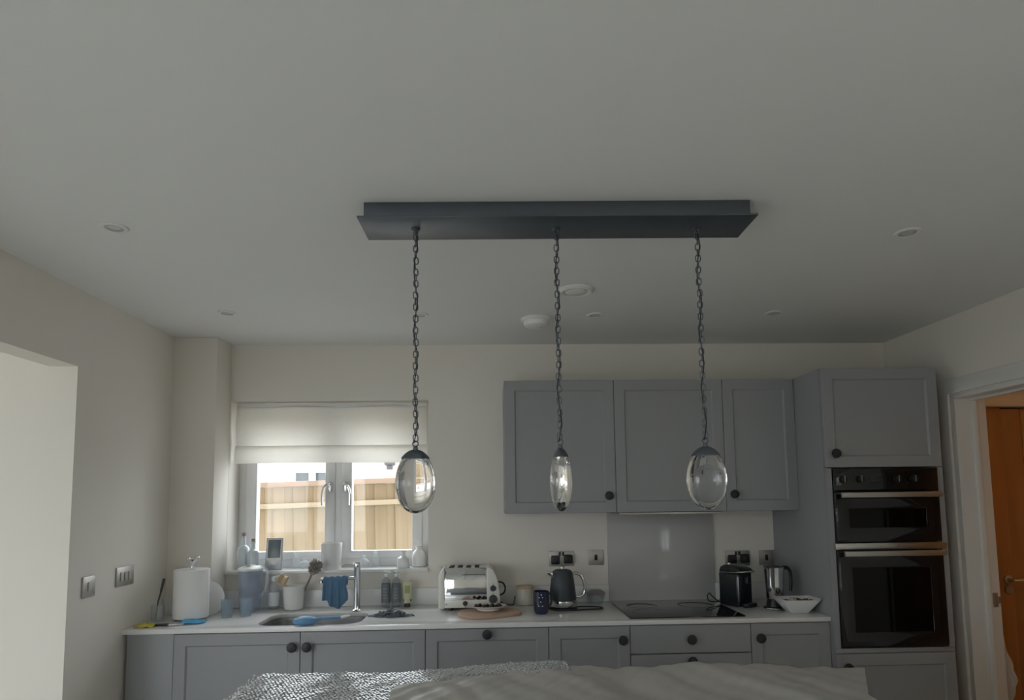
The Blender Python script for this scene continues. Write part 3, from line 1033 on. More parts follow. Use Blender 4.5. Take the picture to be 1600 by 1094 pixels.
def foam_fn(u, v):
    y = -2.52 + v * 1.02
    xr = max(2.64, 2.80 + .55 * (y + 1.58))
    x = 1.23 + u * (xr - 1.23)
    if x < 1.80:
        y = -2.52 + v * (.70 + .32 * max(0, min(1, (x - 1.23) / .57)))
    return drape(x, y, foam_z(x, y) - .06 * max(0, x - 2.6), -9, 9, 0, IY1 + .02)


tag(B().grid(120, 80, foam_fn, .0025).go('packing_foam', FOAM, ang=80), 'crumpled white packing foam sheet over the right of the island', 'packing foam')

bw_ = thing('bubble_wrap', 'shiny clear bubble wrap sheet over the left of the island', 'bubble wrap')


def wrap_xyz(u, v):
    x = .70 + u * 1.08
    y = -2.35 + v * .86
    back = max(0, min(1, (y + 1.75) / .12))
    z = .922 + .005 * hnoise(x, y, 1.2) + back * (.022 * max(0, min(1, (x - 1.2) / .5)) + .008 * math.exp(-((x - 1.66) / .10) ** 2))
    return drape(x, y, z, .745, 9, 0, IY1 + .035)


B().grid(90, 60, wrap_xyz, .0015).go('film', BUBM, bw_, ang=80)
# bubbles, staggered rows of small domes
def tx0(rn):
    return Vector((rn.uniform(-1, 1), rn.uniform(-1, 1), 0))


b = bmesh.new()
NX, NY = 90, 78
dome = [(1.0, 0), (.92, .72), (.74, 1.0)]
for j in range(NY):
    for i in range(NX):
        u = (i + .5 * (j % 2) + .25 + rnd.uniform(-.12, .12)) / (NX + .5)
        v = (j + .5 + rnd.uniform(-.12, .12)) / NY
        if v < .35:
            continue
        p = Vector(wrap_xyz(u, v))
        du = Vector(wrap_xyz(min(1, u + .004), v)) - p
        dv = Vector(wrap_xyz(u, min(1, v + .004))) - p
        if du.length < 1e-6 or dv.length < 1e-6:
            continue
        nrm = du.cross(dv).normalized()
        tx = du.normalized()
        ty = nrm.cross(tx)
        r_ = .0052 * rnd.uniform(.9, 1.05)
        hh = .0050 * rnd.uniform(.45, 1.2)
        nrm = (nrm + tx0(rnd) * .16).normalized()
        rg = []
        for (rf, hf) in dome:
            rg.append([b.verts.new(p + nrm * (.0012 + hh * hf) + (tx * math.cos(k * PI / 3.5) + ty * math.sin(k * PI / 3.5)) * r_ * rf) for k in range(7)])
        tpv = b.verts.new(p + nrm * (.0012 + hh))
        for a_, c_ in zip(rg[:-1], rg[1:]):
            for k in range(7):
                b.faces.new((a_[k], a_[(k + 1) % 7], c_[(k + 1) % 7], c_[k]))
        for k in range(7):
            b.faces.new((rg[-1][k], rg[-1][(k + 1) % 7], tpv))
q = B().merge(b)
q.go('bubbles', BUBM, bw_, ang=18, kind='stuff')

# ================================================================== THINGS ON THE SILL
ZS = 1.112
CORK = mat('cork', (.34, .26, .18), .9, var=.2, scale=120)
MILKY = mat('pale_blue_white_glass', (.62, .67, .72), .12, var=.02, coat=.3)


def bottle(x, y, z, prof, m_, label, cat, group=None, parts=(), name='bottle', seg=32, sxy=(1, 1)):
    t = thing(name, label, cat, (x, y, z), group=group)
    B().lathe(prof, seg, None, sxy).go('body', m_, t)
    for nm, pf, mm in parts:
        B().lathe(pf, 24).go(nm, mm, t)
    return t


bottle(.085, .03, ZS, [(0, 0), (.033, 0), (.034, .004), (.034, .115), (.029, .132), (.013, .145), (.012, .185), (.014, .187), (.014, .195), (0, .195)], MILKY,
       'taller pale glass bottle with cork at the left end of the sill', 'bottle', 'corked bottles on the sill', [('cork', [(0, .195), (.011, .195), (.012, .215), (0, .216)], CORK)])
bottle(.150, .005, ZS, [(0, 0), (.030, 0), (.031, .004), (.031, .095), (.026, .112), (.012, .122), (.011, .155), (.013, .157), (.013, .165), (0, .165)], MILKY,
       'shorter pale glass bottle with cork beside the weather display', 'bottle', 'corked bottles on the sill', [('cork', [(0, .165), (.010, .165), (.011, .182), (0, .183)], CORK)])
ws = thing('weather_display', 'small silver desktop weather display with grey screen on the sill', 'display', (.262, .02, ZS), rot=(R(-9), 0, 0))
SIL = mat('silver_plastic', (.50, .51, .53), .35, metal=.3)
B().box(-.049, .049, -.008, .012, .002, .185, .004).go('body', SIL, ws)
B().box(-.042, .042, -.0095, -.008, .055, .178, .001).go('bezel', WPL, ws)
B().box(-.036, .036, -.0105, -.0095, .068, .172, .0004).go('screen', mat('grey_lcd', (.17, .20, .22), .25), ws)
B().lathe([(0, 0), (.013, 0), (.012, .002), (0, .0025)], 24, Matrix.Translation((0, -.008, .036)) @ Matrix.Rotation(R(90), 4, 'X'), (1, .6)).go('button', WPL, ws)
B().box(-.047, .047, -.004, .05, -.003, .004, .002).go('foot', SIL, ws)


def glass_bottle(x, y, r_, h, neck, label):
    bottle(x, y, ZS, [(0, .001), (r_ * .9, .001), (r_, .006), (r_, h * .5), (r_ * .75, h * .62), (neck, h * .72), (neck, h * .92), (neck * 1.35, h * .94), (neck * 1.35, h), (neck * .8, h)], CLEAR,
           label, 'bottle', 'small clear bottles on the sill')


glass_bottle(.372, .09, .024, .088, .011, 'small clear glass bottle right of the weather display')
glass_bottle(.432, .05, .030, .066, .012, 'squat clear glass bottle left of the white plant pot')
glass_bottle(.775, .06, .031, .075, .012, 'round clear glass bottle right of the tap')
glass_bottle(.838, .09, .023, .094, .012, 'taller clear glass bottle on the sill right of the tap')
pp = thing('plant_pot', 'empty white plant pot standing in a saucer on the sill', 'plant pot', (.592, .03, ZS))
B().lathe([(0, .004), (.05, .004), (.052, .008), (.062, .150), (.060, .152), (.058, .15), (.05, .02), (0, .018)], 40).go('pot', CERW, pp)
B().lathe([(0, 0), (.058, 0), (.061, .022), (.059, .023), (.055, .004), (0, .003)], 40).go('saucer', CERW, pp)
bottle(1.012, .01, ZS, [(0, 0), (.034, 0), (.038, .006), (.038, .042), (.032, .058), (.013, .07), (.012, .09), (.020, .1), (.017, .1), (.009, .088), (0, .085)], CERW,
       'white bud vase with flared lip near the right of the sill', 'vase', name='bud_vase')
bottle(1.095, .075, ZS, [(0, 0), (.034, 0), (.04, .006), (.042, .06), (.034, .085), (.018, .1), (.017, .115), (.024, .125), (.021, .126), (.013, .113), (0, .11)], CERW,
       'taller white vase at the right end of the sill', 'vase', name='bud_vase')

# ================================================================== THINGS ON THE WORKTOP, LEFT
YEL = mat('yellow_sponge_cloth', (.60, .52, .10), .9, var=.1, scale=30, bump=.5)
tag(B().grid(14, 10, lambda u, v: (-.045 + .09 * u, -.028 + .056 * v, .004 + .016 * (math.sin(u * PI) * math.sin(v * PI)) ** .6 + .003 * math.sin(u * 11 + v * 7)), .004).go('sponge_cloth', YEL, loc=(-.165, -.54, ZT + .001), ang=80),
    'crumpled yellow sponge cloth at the left end of the worktop', 'cloth')
tb = thing('glass_tumbler', 'clear tumbler with a dark brush standing by the left wall', 'tumbler', (-.178, -.40, ZT))
B().lathe([(0, .001), (.030, .001), (.034, .085), (.032, .085), (.028, .008), (0, .007)], 32).go('glass', CLEAR, tb)
bt = B().tube([(-.010, 0, .012), (.000, 0, .10), (.014, 0, .155)], [.003, .004, .005], 8)
bt.tube([(.012, 0, .15), (.026, 0, .215)], [.006, .0075], 8)
tag(bt.go('pastry_brush', mat('dark_grey_rubber', (.07, .07, .075), .6), loc=(-.178, -.40, ZT)), 'dark slim brush leaning in the tumbler', 'brush')
kn = thing('paring_knife', 'small dark knife lying by the yellow cloth', 'knife', (-.065, -.525, ZT + .001), rz=R(4))
B().box(-.065, .005, -.007, .007, 0, .012, .004).go('handle', BLKPL, kn)
B().prism([(.0, -.007), (.05, -.007), (.075, .002), (.06, .007), (.0, .007)], .004, .006, axis='Z').go('blade', STEEL, kn)
LBLUE = mat('light_blue_sponge_cloth', (.10, .40, .66), .85, var=.08, scale=60, bump=.4, bscale=250)
sc_ = thing('folded_cloth', 'folded light blue cloth in front of the paper roll', 'cloth', (.03, -.47, ZT), rz=R(8))
B().grid(14, 8, lambda u, v: (-.05 + .10 * u + .010 * v, -.032 + .065 * v, .008 + .003 * math.sin(u * 6)), .007).go('lower_layer', LBLUE, sc_, ang=60)
B().grid(14, 8, lambda u, v: (-.042 + .09 * u - .006 * v, -.03 + .06 * v, .019 + .003 * math.sin(u * 5 + 1) - .004 * v), .007).go('upper_layer', LBLUE, sc_, ang=60)

kr = thing('paper_roll_holder', 'chrome kitchen roll stand with a flared finial by the pillar', 'roll holder', (-.03, -.360, ZT))
B().lathe([(0, 0), (.078, 0), (.078, .006), (.07, .010), (.006, .012), (.006, .262), (0, .262)], 40).go('stand', CHROME, kr)
fi = B().lathe([(0, .260), (.010, .261), (.007, .272), (.010, .285), (.020, .300), (.030, .308), (.028, .312), (.014, .306), (0, .304)], 28)
fi.ell((.027, 0, .316), (.010, .009, .009), 16, 10)
fi.ell((-.024, 0, .312), (.012, .008, .007), 16, 10)
fi.go('finial', CHROME, kr)
PAPER = mat('white_kitchen_paper', (.80, .80, .79), .9, var=.01, bump=.25, bscale=160, spec=.1)
pr_ = thing('kitchen_paper_roll', 'thick white kitchen paper roll on the chrome stand', 'paper roll', (-.03, -.360, ZT + .0125))
B().lathe([(.02, 0), (.083, 0), (.085, .002), (.085, .243), (.083, .245), (.02, .245), (.02, 0)], 48).go('paper', PAPER, pr_)
B().tube([(.0845, -.010, .002), (.0855, -.012, .122), (.0845, -.010, .243)], .0012, 6).go('loose_edge', PAPER, pr_)
tag(B().lathe([(0, 0), (.055, 0), (.088, .010), (.089, .012), (.087, .013), (.054, .004), (0, .004)], 48).go('side_plate', CERW, loc=(.008, -.243, ZT + .090), rot=(R(82), 0, 0)),
    'white side plate propped upright behind the paper roll', 'plate')

JUGM = thin_glass('smoky_blue_jug_plastic', (.92, .94, .97), cloud=.24, cloud_col=(.74, .78, .85))
jg = thing('water_filter_jug', 'translucent blue-grey water filter jug with white lid', 'jug', (.185, -.125, ZT))
B().lathe([(0, .002), (.048, .002), (.053, .008), (.062, .225), (.060, .225), (.051, .010), (0, .008)], 40, None, (1, 1.25)).go('body', JUGM, jg)
B().lathe([(.058, .20), (.05, .195), (.042, .10), (.03, .08), (0, .08), (0, .084), (.028, .084), (.04, .104), (.047, .2), (.058, .206)], 32, None, (1, 1.2)).go('filter_funnel', thin_glass('funnel_plastic', (.93, .95, .97), cloud=.28, cloud_col=(.72, .76, .84)), jg)
ld_ = B().lathe([(0, .252), (.025, .251), (.03, .246), (.05, .243), (.064, .234), (.065, .224), (.06, .224), (0, .224)], 40, None, (1.02, 1.25))
ld_.go('lid', WPL, jg)
B().lathe([(0, .2535), (.014, .2535), (.013, .2525), (0, .2525)], 24, Matrix.Translation((-.004, -.03, 0))).go('lid_flap', mat('grey_flap', (.28, .30, .33), .4), jg)
B().tube(smooth_path([(.055, 0, .235), (.085, 0, .225), (.092, 0, .19), (.082, 0, .11), (.052, 0, .075)], 5), .009, 10).go('handle', JUGM, jg)
TUM = thin_glass('blue_tint_tumbler', (.88, .92, .95), cloud=.22, cloud_col=(.60, .68, .75))
for x, y, r_, lab in ((.135, -.315, .030, 'blue-tinted tumbler left in front of the water jug'), (.222, -.285, .031, 'blue-tinted tumbler right in front of the water jug')):
    tag(B().lathe([(0, .001), (r_ * .88, .001), (r_, .092), (r_ - .002, .092), (r_ * .86, .010), (0, .009)], 32).go('water_tumbler', TUM, loc=(x, y, ZT)), lab, 'tumbler', 'blue tumblers by the jug')

sb = thing('soap_bottle', 'clear dish soap bottle with white pump and pale label', 'bottle', (.300, -.075, ZT))
B().lathe([(0, .001), (.027, .001), (.029, .006), (.029, .115), (.022, .135), (.013, .145), (.013, .155), (0, .155)], 32).go('body', thin_glass('soap_clear', (.93, .95, .96), cloud=.2, cloud_col=(.75, .78, .8)), sb)
B().lathe([(.0295, .02), (.0297, .02), (.0297, .095), (.0295, .095)], 32).go('label', mat('pale_paper_label', (.70, .72, .74), .7), sb)
pm = B().lathe([(0, .155), (.015, .155), (.015, .172), (.012, .178), (0, .179)], 24)
pm.tube(smooth_path([(0, 0, .176), (.012, 0, .179), (.026, 0, .182), (.036, 0, .194), (.044, 0, .197)], 4), .005, 8)
pm.go('pump', WPL, sb)

bp_ = thing('utensil_pot', 'white ceramic pot holding washing-up brushes', 'pot', (.415, -.09, ZT))
B().lathe([(0, .002), (.050, .002), (.053, .006), (.060, .128), (.058, .130), (.056, .128), (.049, .010), (0, .009)], 40).go('body', CERW, bp_)
BEECH = wood_mat('pale_beech', (.52, .38, .24), (.64, .50, .34), 'Z', 20)
BRIS = mat('cream_bristle', (.62, .48, .32), .9, var=.2, scale=150, bump=.8, bscale=200)
br = thing('dish_brush', 'round wooden dish brush head-up in the white pot', 'brush', (.395, -.095, ZT + .012), rot=(R(5), R(-9), 0))
B().tube([(0, 0, 0), (0, 0, .125)], .0055, 8).go('handle', BEECH, br)
B().lathe([(0, -.012), (.026, -.010), (.029, 0), (.026, .010), (0, .012)], 28, Matrix.Translation((-.004, 0, .150)) @ Matrix.Rotation(R(-55), 4, 'Y')).go('head', BEECH, br)
b = B()
for k in range(90):
    a = rnd.uniform(0, 2 * PI)
    q_ = math.sqrt(rnd.random()) * .024
    d_ = Vector((q_ * math.cos(a), q_ * math.sin(a), .010))
    e_ = d_ * 1.22 + Vector((0, 0, .022))
    b.tube([d_, e_], .0016, 4, M=Matrix.Translation((-.004, 0, .150)) @ Matrix.Rotation(R(-55), 4, 'Y'))
b.go('bristles', BRIS, br, kind='stuff')
bb = thing('bottle_brush', 'long-handled grey brush with bushy head leaning from the pot', 'brush', (.432, -.085, ZT + .012), rot=(0, R(24), 0))
B().tube([(0, 0, 0), (0, 0, .20)], .0055, 8).go('handle', mat('grey_wood_handle', (.22, .20, .19), .7), bb)
b = B()
b.tube([(0, 0, .195), (0, 0, .26)], .014, 8)
for k in range(150):
    a = rnd.uniform(0, 2 * PI)
    zz = rnd.uniform(.195, .268)
    out = .036 * rnd.uniform(.85, 1.08) * math.sqrt(max(.2, 1 - ((zz - .232) / .05) ** 2))
    b.tube([(0, 0, zz), (out * math.cos(a), out * math.sin(a), zz + .012)], .003, 4)
b.go('bristles', mat('grey_beige_bristle', (.36, .32, .29), .9, var=.25, scale=90), bb, kind='stuff')

# blue scrubber lying on the front lip of the sink
SCB = mat('blue_scrubber_plastic', (.15, .33, .56), .45, var=.1, scale=30)
sg = thing('dish_scrubber', 'blue dish scrubber with handle lying on the sink front', 'scrubber', (.625, -.572, ZT + .001), rz=R(24))
b = B()
b.ell((-.01, 0, .022), (.058, .038, .022), 24, 14)
b.box(-.058, -.004, -.026, .026, .030, .042, .005, M=Matrix.Rotation(R(-8), 4, 'Y'))
b.go('head', SCB, sg)
B().tube(smooth_path([(.03, 0, .022), (.07, 0, .026), (.13, 0, .024), (.165, 0, .022)], 4), [.010] * 4 + [.007] * 5 + [.006] * 4, 10).go('handle', SCB, sg)
B().tube([(.16, 0, .022), (.205, 0, .028)], [.008, .006], 10).go('handle_tip', WPL, sg)

# hand soap pump bottles and cream tube
DLAB = mat('dark_grey_label', (.15, .17, .19), .5)
CLP = thin_glass('clear_bottle_plastic', (.82, .86, .88), cloud=.25, cloud_col=(.5, .53, .55))
for x, y, lab in ((.925, -.075, 'left of two dark-labelled pump bottles right of the tap'), (.985, -.080, 'right of two dark-labelled pump bottles, next to the cream tube')):
    t = thing('pump_bottle', lab, 'bottle', (x, y, ZT), group='pump bottles right of the tap')
    B().lathe([(0, .001), (.023, .001), (.0245, .004), (.0245, .135), (.021, .152), (.010, .163), (.010, .168), (0, .168)], 32).go('body', CLP, t)
    B().lathe([(.0248, .028), (.0252, .028), (.0252, .132), (.0248, .132)], 32).go('label', DLAB, t)
    for k in range(4):
        B().box(-.012, .010, -.0262, -.0254, .052 + k * .017, .0535 + k * .017).go('print_line', SIL, t)
    q = B().lathe([(0, .168), (.011, .168), (.011, .180), (.004, .182), (.004, .192), (0, .192)], 20)
    q.tube(smooth_path([(-.010, 0, .196), (.0, 0, .197), (.014, 0, .196), (.024, 0, .191)], 4), .0045, 8)
    q.go('pump', mat('clear_white_pump', (.70, .72, .73), .25), t)
ht = thing('hand_cream_tube', 'yellow-green hand cream tube standing on its dark cap', 'tube', (1.047, -.078, ZT))
B().lathe([(0, 0), (.016, 0), (.017, .003), (.017, .022), (0, .022)], 24).go('cap', mat('dark_green_cap', (.05, .06, .05), .4), ht)


def tube_fn(u, v):
    a = 2 * PI * u
    w_ = .024 + .004 * v
    t_ = .019 * (1 - v) + .0015
    return (w_ * math.cos(a), t_ * math.sin(a), .022 + .12 * v)


B().grid(28, 8, tube_fn).go('body', mat('pale_yellow_green_tube', (.50, .49, .34), .4, var=.05), ht, ang=60)
B().box(-.0275, .0275, -.0025, .0025, .14, .148, .001).go('crimp', mat('pale_yellow_green_tube', (.50, .49, .34)), ht)
B().grid(10, 4, lambda u, v: (tube_fn(.56 + .38 * u, .12 + .1 * v)[0], tube_fn(.56 + .38 * u, .12 + .1 * v)[1] - .0006, tube_fn(0, .06 + .12 * v)[2])).go('dark_band', mat('dark_green_cap', (.05, .06, .05)), ht)
B().grid(10, 6, lambda u, v: (tube_fn(.66 + .18 * u, .45 + .35 * v)[0], tube_fn(.66 + .18 * u, .45 + .35 * v)[1] - .0006, tube_fn(0, .45 + .35 * v)[2])).go('leaf_print', mat('olive_print', (.28, .30, .14), .5), ht)

# heap of spare chain
b = B()
for k in range(150):
    rad = math.sqrt(rnd.random())
    a = rnd.uniform(0, 2 * PI)
    px, py = rad * math.cos(a) * .088, rad * math.sin(a) * .055
    if k > 125:
        px = rnd.choice((-1, 1)) * rnd.uniform(.07, .115)
        py = rnd.uniform(-.02, .02)
        hz = .003
    else:
        hz = .004 + rnd.random() * .046 * max(0, 1 - rad ** 1.2)
    Mx = Matrix.Translation((px, py, hz)) @ Matrix.Rotation(rnd.uniform(0, 2 * PI), 4, 'Z') @ Matrix.Rotation(R(90) + rnd.uniform(-.7, .7) * (1 if hz > .008 else .1), 4, 'X')
    b.tube(lk[::2], .0016, 5, closed=True, M=Mx)
tag(b.go('spare_chain', GUN, loc=(1.0, -.36, ZT), ang=80), 'small heap of dark metal chain on the drainer', 'chain', kind='stuff')
# ================================================================== THINGS ON THE WORKTOP, MIDDLE
TW = mat('cream_white_enamel', (.72, .71, .66), .28, coat=.3, var=.01)
DKN = mat('dark_grey_dial', (.05, .052, .055), .45)
ts = thing('toaster', 'cream and chrome four-slot toaster beside the chopping board', 'toaster', (1.41, -.145, ZT))
# body: chrome middle, white lower panel, white end castings (local x -.175..+.175, y -.105..+.105)
TZ0, TZ1 = .016, .232
prof = [(-.100, .058), (-.100, .165), (-.088, .205), (-.066, .226), (.066, .226), (.088, .205), (.100, .165), (.100, .02), (-.1, .02)]
B().prism(prof, -.142, .088, axis='X', bev=.002).go('chrome_body', CHROME, ts)
B().box(-.142, .088, -.104, -.097, TZ0, .0575, .002).go('lower_panel', TW, ts)
b = B().prism([(-.175, TZ0 - .004), (-.175, .165), (-.172, .19), (-.164, .21), (-.152, .224), (-.142, .230), (-.142, TZ0 - .004)], -.106, .106, axis='Y', bev=.004)
b.go('end_casting', TW, ts)
b = B().prism([(.088, TZ0), (.088, .230), (.104, .229), (.122, .215), (.138, .185), (.150, .145), (.158, .09), (.161, TZ0)], -.106, .106, axis='Y', bev=.004)
ec = b.go('end_casting', TW, ts)
for z, r_ in ((.118, .0155), (.060, .0215)):
    dk = B().lathe([(0, 0), (r_, 0), (r_, .006), (r_ * .85, .013), (0, .014)], 28, Matrix.Translation((.122, -.106, z)) @ Matrix.Rotation(R(90), 4, 'X')).go('dial', DKN, ec)
    B().lathe([(r_ * 1.02, 0), (r_ * 1.14, 0), (r_ * 1.14, .002), (r_ * 1.02, .002)], 28, Matrix.Translation((.122, -.106, z)) @ Matrix.Rotation(R(90), 4, 'X')).go('dial_ring', STEEL, dk)
    B().box(.120, .124, -.1075, -.106, z + r_ + .005, z + r_ + .010).go('mark', DKN, dk)
lv = B().lathe([(0, 0), (.0125, 0), (.0125, .008), (.010, .012), (0, .012)], 24, Matrix.Translation((-.030, -.104, .040)) @ Matrix.Rotation(R(90), 4, 'X'))
lv.box(-.0315, -.0285, -.112, -.104, .020, .033)
lv.go('eject_knob', DKN, ts)
for x in (-.132, .076):
    B().lathe([(0, 0), (.003, 0), (.002, .002), (0, .002)], 12, Matrix.Translation((x, -.104, .036)) @ Matrix.Rotation(R(90), 4, 'X')).go('screw', DKN, ts)
for k in range(4):
    B().box(-.120 + k * .047, -.094 + k * .047, -.062, .062, .2265, .2285, .0005).go('slot', SLOTDARK, ts)  # black strips on a solid top paint the dark of the slots
    B().prism([(-.114 + k * .047, .2285), (-.100 + k * .047, .2285), (-.104 + k * .047, .238), (-.109 + k * .047, .238)], -.066, -.060, axis='Y').go('slot_guard', DKN, ts)
for x in (-.11, .07, -.11, .07)[:2]:
    for y in (-.08, .08):
        B().lathe([(0, 0), (.012, 0), (.010, .0165), (0, .0165)], 16, Matrix.Translation((x, y, 0))).go('foot', BLKPL, ts)
B().tube(smooth_path([(.150, .03, .135), (.176, .03, .13), (.190, .03, .105), (.184, .03, .075), (.158, .03, .06)], 5), .0045, 8).go('side_handle', BLKPL, ts)
B().tube(smooth_path([(.158, .06, .02), (.20, .05, .006), (.235, .04, .005), (.240, .06, .02), (.246, .09, .03), (.248, .112, .04)], 5), .003, 6).go('cord', BLKPL, ts)

# heart-shaped board
BOARD = wood_mat('rosy_beech_board', (.42, .28, .20), (.52, .36, .27), 'X', 14, .5, .15)
hp = [(1.445, -.520), (1.375, -.475), (1.345, -.39), (1.37, -.30), (1.44, -.255), (1.51, -.285), (1.58, -.26), (1.65, -.29), (1.678, -.36), (1.66, -.415), (1.55, -.485)]
op = [(p.x, p.y) for p in smooth_path([(x, y, 0) for x, y in hp], 5, True)]
cxb, cyb = 1.505, -.38
tag(B().prism([(x - cxb, y - cyb) for x, y in op], .0005, .017, axis='Z', bev=.003).go('chopping_board', BOARD, loc=(cxb, cyb, ZT)), 'heart-shaped wooden board in front of the toaster', 'chopping board')
tag(B().lathe([(0, 0), (.055, 0), (.06, .003), (.062, .010), (.098, .024), (.100, .026), (.096, .0265), (.058, .012), (0, .010)], 44, None, (1, .78)).go('serving_dish', CERW, loc=(1.505, -.345, ZT + .0175)), 'shallow white dish of chocolates on the heart board', 'dish')
CHOC = mat('dark_chocolate', (.05, .026, .018), .4, var=.25, scale=80)
spots = [(-.062, -.005), (-.043, .02), (-.02, -.012), (-.004, .016), (.018, -.016), (.022, .020), (.044, .0), (.058, .022), (.064, -.012)]
names_ = ['leftmost chocolate in the white dish', 'chocolate behind the leftmost one in the white dish', 'chocolate third from left at the front of the dish', 'chocolate in the middle back of the white dish',
          'chocolate at the centre front of the white dish', 'chocolate behind the centre one in the white dish', 'chocolate right of centre in the white dish', 'chocolate at the back right of the white dish', 'rightmost chocolate at the front of the dish']
for (x, y), lab in zip(spots, names_):
    r_ = rnd.uniform(.0105, .0135)
    q = B().ell((0, 0, r_ * .8), (r_ * 1.05, r_, r_ * .8), 14, 9)
    q.tube([(-r_ * .6, 0, r_ * 1.5), (0, 0, r_ * 1.66), (r_ * .6, 0, r_ * 1.5)], .0018, 5)
    tag(q.go('chocolate', CHOC, loc=(1.505 + x, -.345 + y, ZT + .0175 + .0112), rot=(0, 0, rnd.uniform(0, 3))), lab, 'chocolate', 'chocolates in the white dish')

cn = thing('storage_canister', 'small cream canister with wooden lid left of the kettle', 'canister', (1.712, -.082, ZT))
B().lathe([(0, .001), (.044, .001), (.047, .005), (.047, .088), (.045, .092), (0, .092)], 36).go('body', mat('cream_stoneware', (.62, .60, .52), .35, var=.02), cn)
B().lathe([(0, .092), (.048, .092), (.049, .095), (.049, .103), (.047, .106), (0, .106)], 36).go('lid', BEECH, cn)

mg = thing('navy_mug', 'tall navy blue mug with small white marks by the kettle', 'mug', (1.783, -.375, ZT))
NAVY = mat('navy_glaze', (.024, .030, .065), .15, coat=.5)
B().lathe([(0, .002), (.032, .002), (.034, .004), (.040, .018), (.042, .06), (.042, .115), (.040, .117), (.038, .115), (.037, .02), (0, .012)], 40).go('body', NAVY, mg)
B().tube(smooth_path([(.028, .028, .095), (.052, .045, .095), (.060, .052, .065), (.05, .044, .035), (.027, .028, .032)], 5), .006, 8).go('handle', NAVY, mg)
for dx, dz in ((-.013, .088), (.004, .088), (-.016, .045), (.003, .045), (-.006, .066), (-.002, .102)):
    yy = -math.sqrt(.0423 ** 2 - dx * dx)
    B().box(dx - .003, dx + .003, yy - .0008, yy + .001, dz - .002, dz + .002, .0003).go('white_mark', CERW, mg)

kt = thing('electric_kettle', 'dark blue-grey electric kettle with chrome handle and base', 'kettle', (1.912, -.235, ZT))
SLATE = mat('slate_blue_enamel', (.045, .055, .066), .45, var=.05)
B().lathe([(0, 0), (.080, 0), (.082, .004), (.080, .010), (.06, .014), (0, .014)], 44).go('power_base', BLKPL, kt)
B().lathe([(0, .015), (.074, .015), (.076, .018), (.0755, .048), (.073, .05), (0, .05)], 44).go('base_band', CHROME, kt)
B().lathe([(.0735, .05), (.0735, .06), (.070, .10), (.063, .16), (.056, .196), (.053, .200), (0, .200)], 44).go('body', SLATE, kt)
ldk = B().lathe([(0, .200), (.050, .200), (.050, .205), (.035, .212), (0, .214)], 36).go('lid', SLATE, kt)
B().lathe([(0, .214), (.008, .214), (.007, .218), (.014, .221), (.014, .226), (0, .228)], 20).go('lid_knob', CHROME, ldk)
b = B().prism([(-.055, .163), (-.053, .197), (-.084, .200), (-.086, .195)], -.016, .016, axis='Y', bev=.004)
b.go('spout', CHROME, kt)
B().tube(smooth_path([(.050, 0, .187), (.080, 0, .189), (.106, 0, .172), (.119, 0, .135), (.122, 0, .098), (.112, 0, .072), (.092, 0, .062), (.070, 0, .066)], 5), .0085, 12).go('handle', CHROME, kt)
B().tube(smooth_path([(.075, .02, .006), (.12, .035, .0045), (.185, .02, .004), (.215, -.015, .004), (.19, -.05, .004), (.12, -.062, .004), (.05, -.08, .004), (-.02, -.075, .004)], 6), .0035, 6).go('cord', BLKPL, kt)

gb = thing('lidded_bowl', 'small clear bowl with grey lid right of the kettle', 'bowl', (2.118, -.085, ZT))
B().lathe([(0, .001), (.038, .001), (.050, .03), (.052, .055), (.050, .055), (.036, .005), (0, .004)], 36).go('bowl', CLEAR, gb)
B().lathe([(0, .078), (.03, .076), (.048, .066), (.054, .058), (.054, .054), (0, .056)], 36).go('lid', mat('smoky_grey_lid', (.24, .23, .23), .4), gb)

# ================================================================== THINGS ON THE WORKTOP, RIGHT
cm = thing('coffee_machine', 'slim black coffee machine with silver lever right of the hob', 'coffee machine', (2.880, -.225, ZT), rz=R(30))
PETR = mat('black_petrol_plastic', (.014, .019, .022), .3, coat=.2)
B().prism(rrect(-.060, .060, -.060, .075, .014, 5), .004, .178, axis='Z', bev=.004).go('body', PETR, cm)
b = B().prism([(-.078, .179), (-.076, .190), (-.060, .205), (-.02, .222), (.03, .225), (.062, .21), (.076, .179)], -.056, .056, axis='X', bev=.008)
b.go('head', PETR, cm)
B().tube(smooth_path([(-.064, .04, .180), (-.066, -.05, .186), (-.045, -.088, .190), (0, -.096, .190), (.045, -.088, .190), (.066, -.05, .186), (.064, .04, .180)], 5), .0042, 8).go('lever', CHROME, cm)
B().prism(rrect(-.045, .045, -.105, -.060, .02, 5), .002, .022, axis='Z', bev=.003).go('drip_tray', BLKPL, cm)
B().box(-.016, .016, -.088, -.060, .125, .16, .004).go('outlet', BLKPL, cm)
B().box(-.0615, -.0565, -.0625, -.0575, .03, .165, .0008).go('edge_highlight', STEEL, cm)  # steel strip stands in for the highlight on the front corner
B().lathe([(0, 0), (.012, 0), (.012, .008), (0, .010)], 16, Matrix.Translation((-.03, .02, .222))).go('button', CHROME, cm)
tag(B().tube(smooth_path([(.045, .10, .004), (.03, .06, .004), (.0, .02, .004), (-.03, .0, .014), (-.068, -.018, .042), (-.085, -.026, .060), (-.098, -.030, .045), (-.090, -.028, .018), (-.055, -.012, .010), (-.02, .02, .006), (.01, .07, .004), (.02, .11, .004)], 6), .0035, 7).go('power_cable', BLKPL, loc=(2.815, -.19, ZT + .007)), 'black looped cable at the right end of the hob', 'cable')

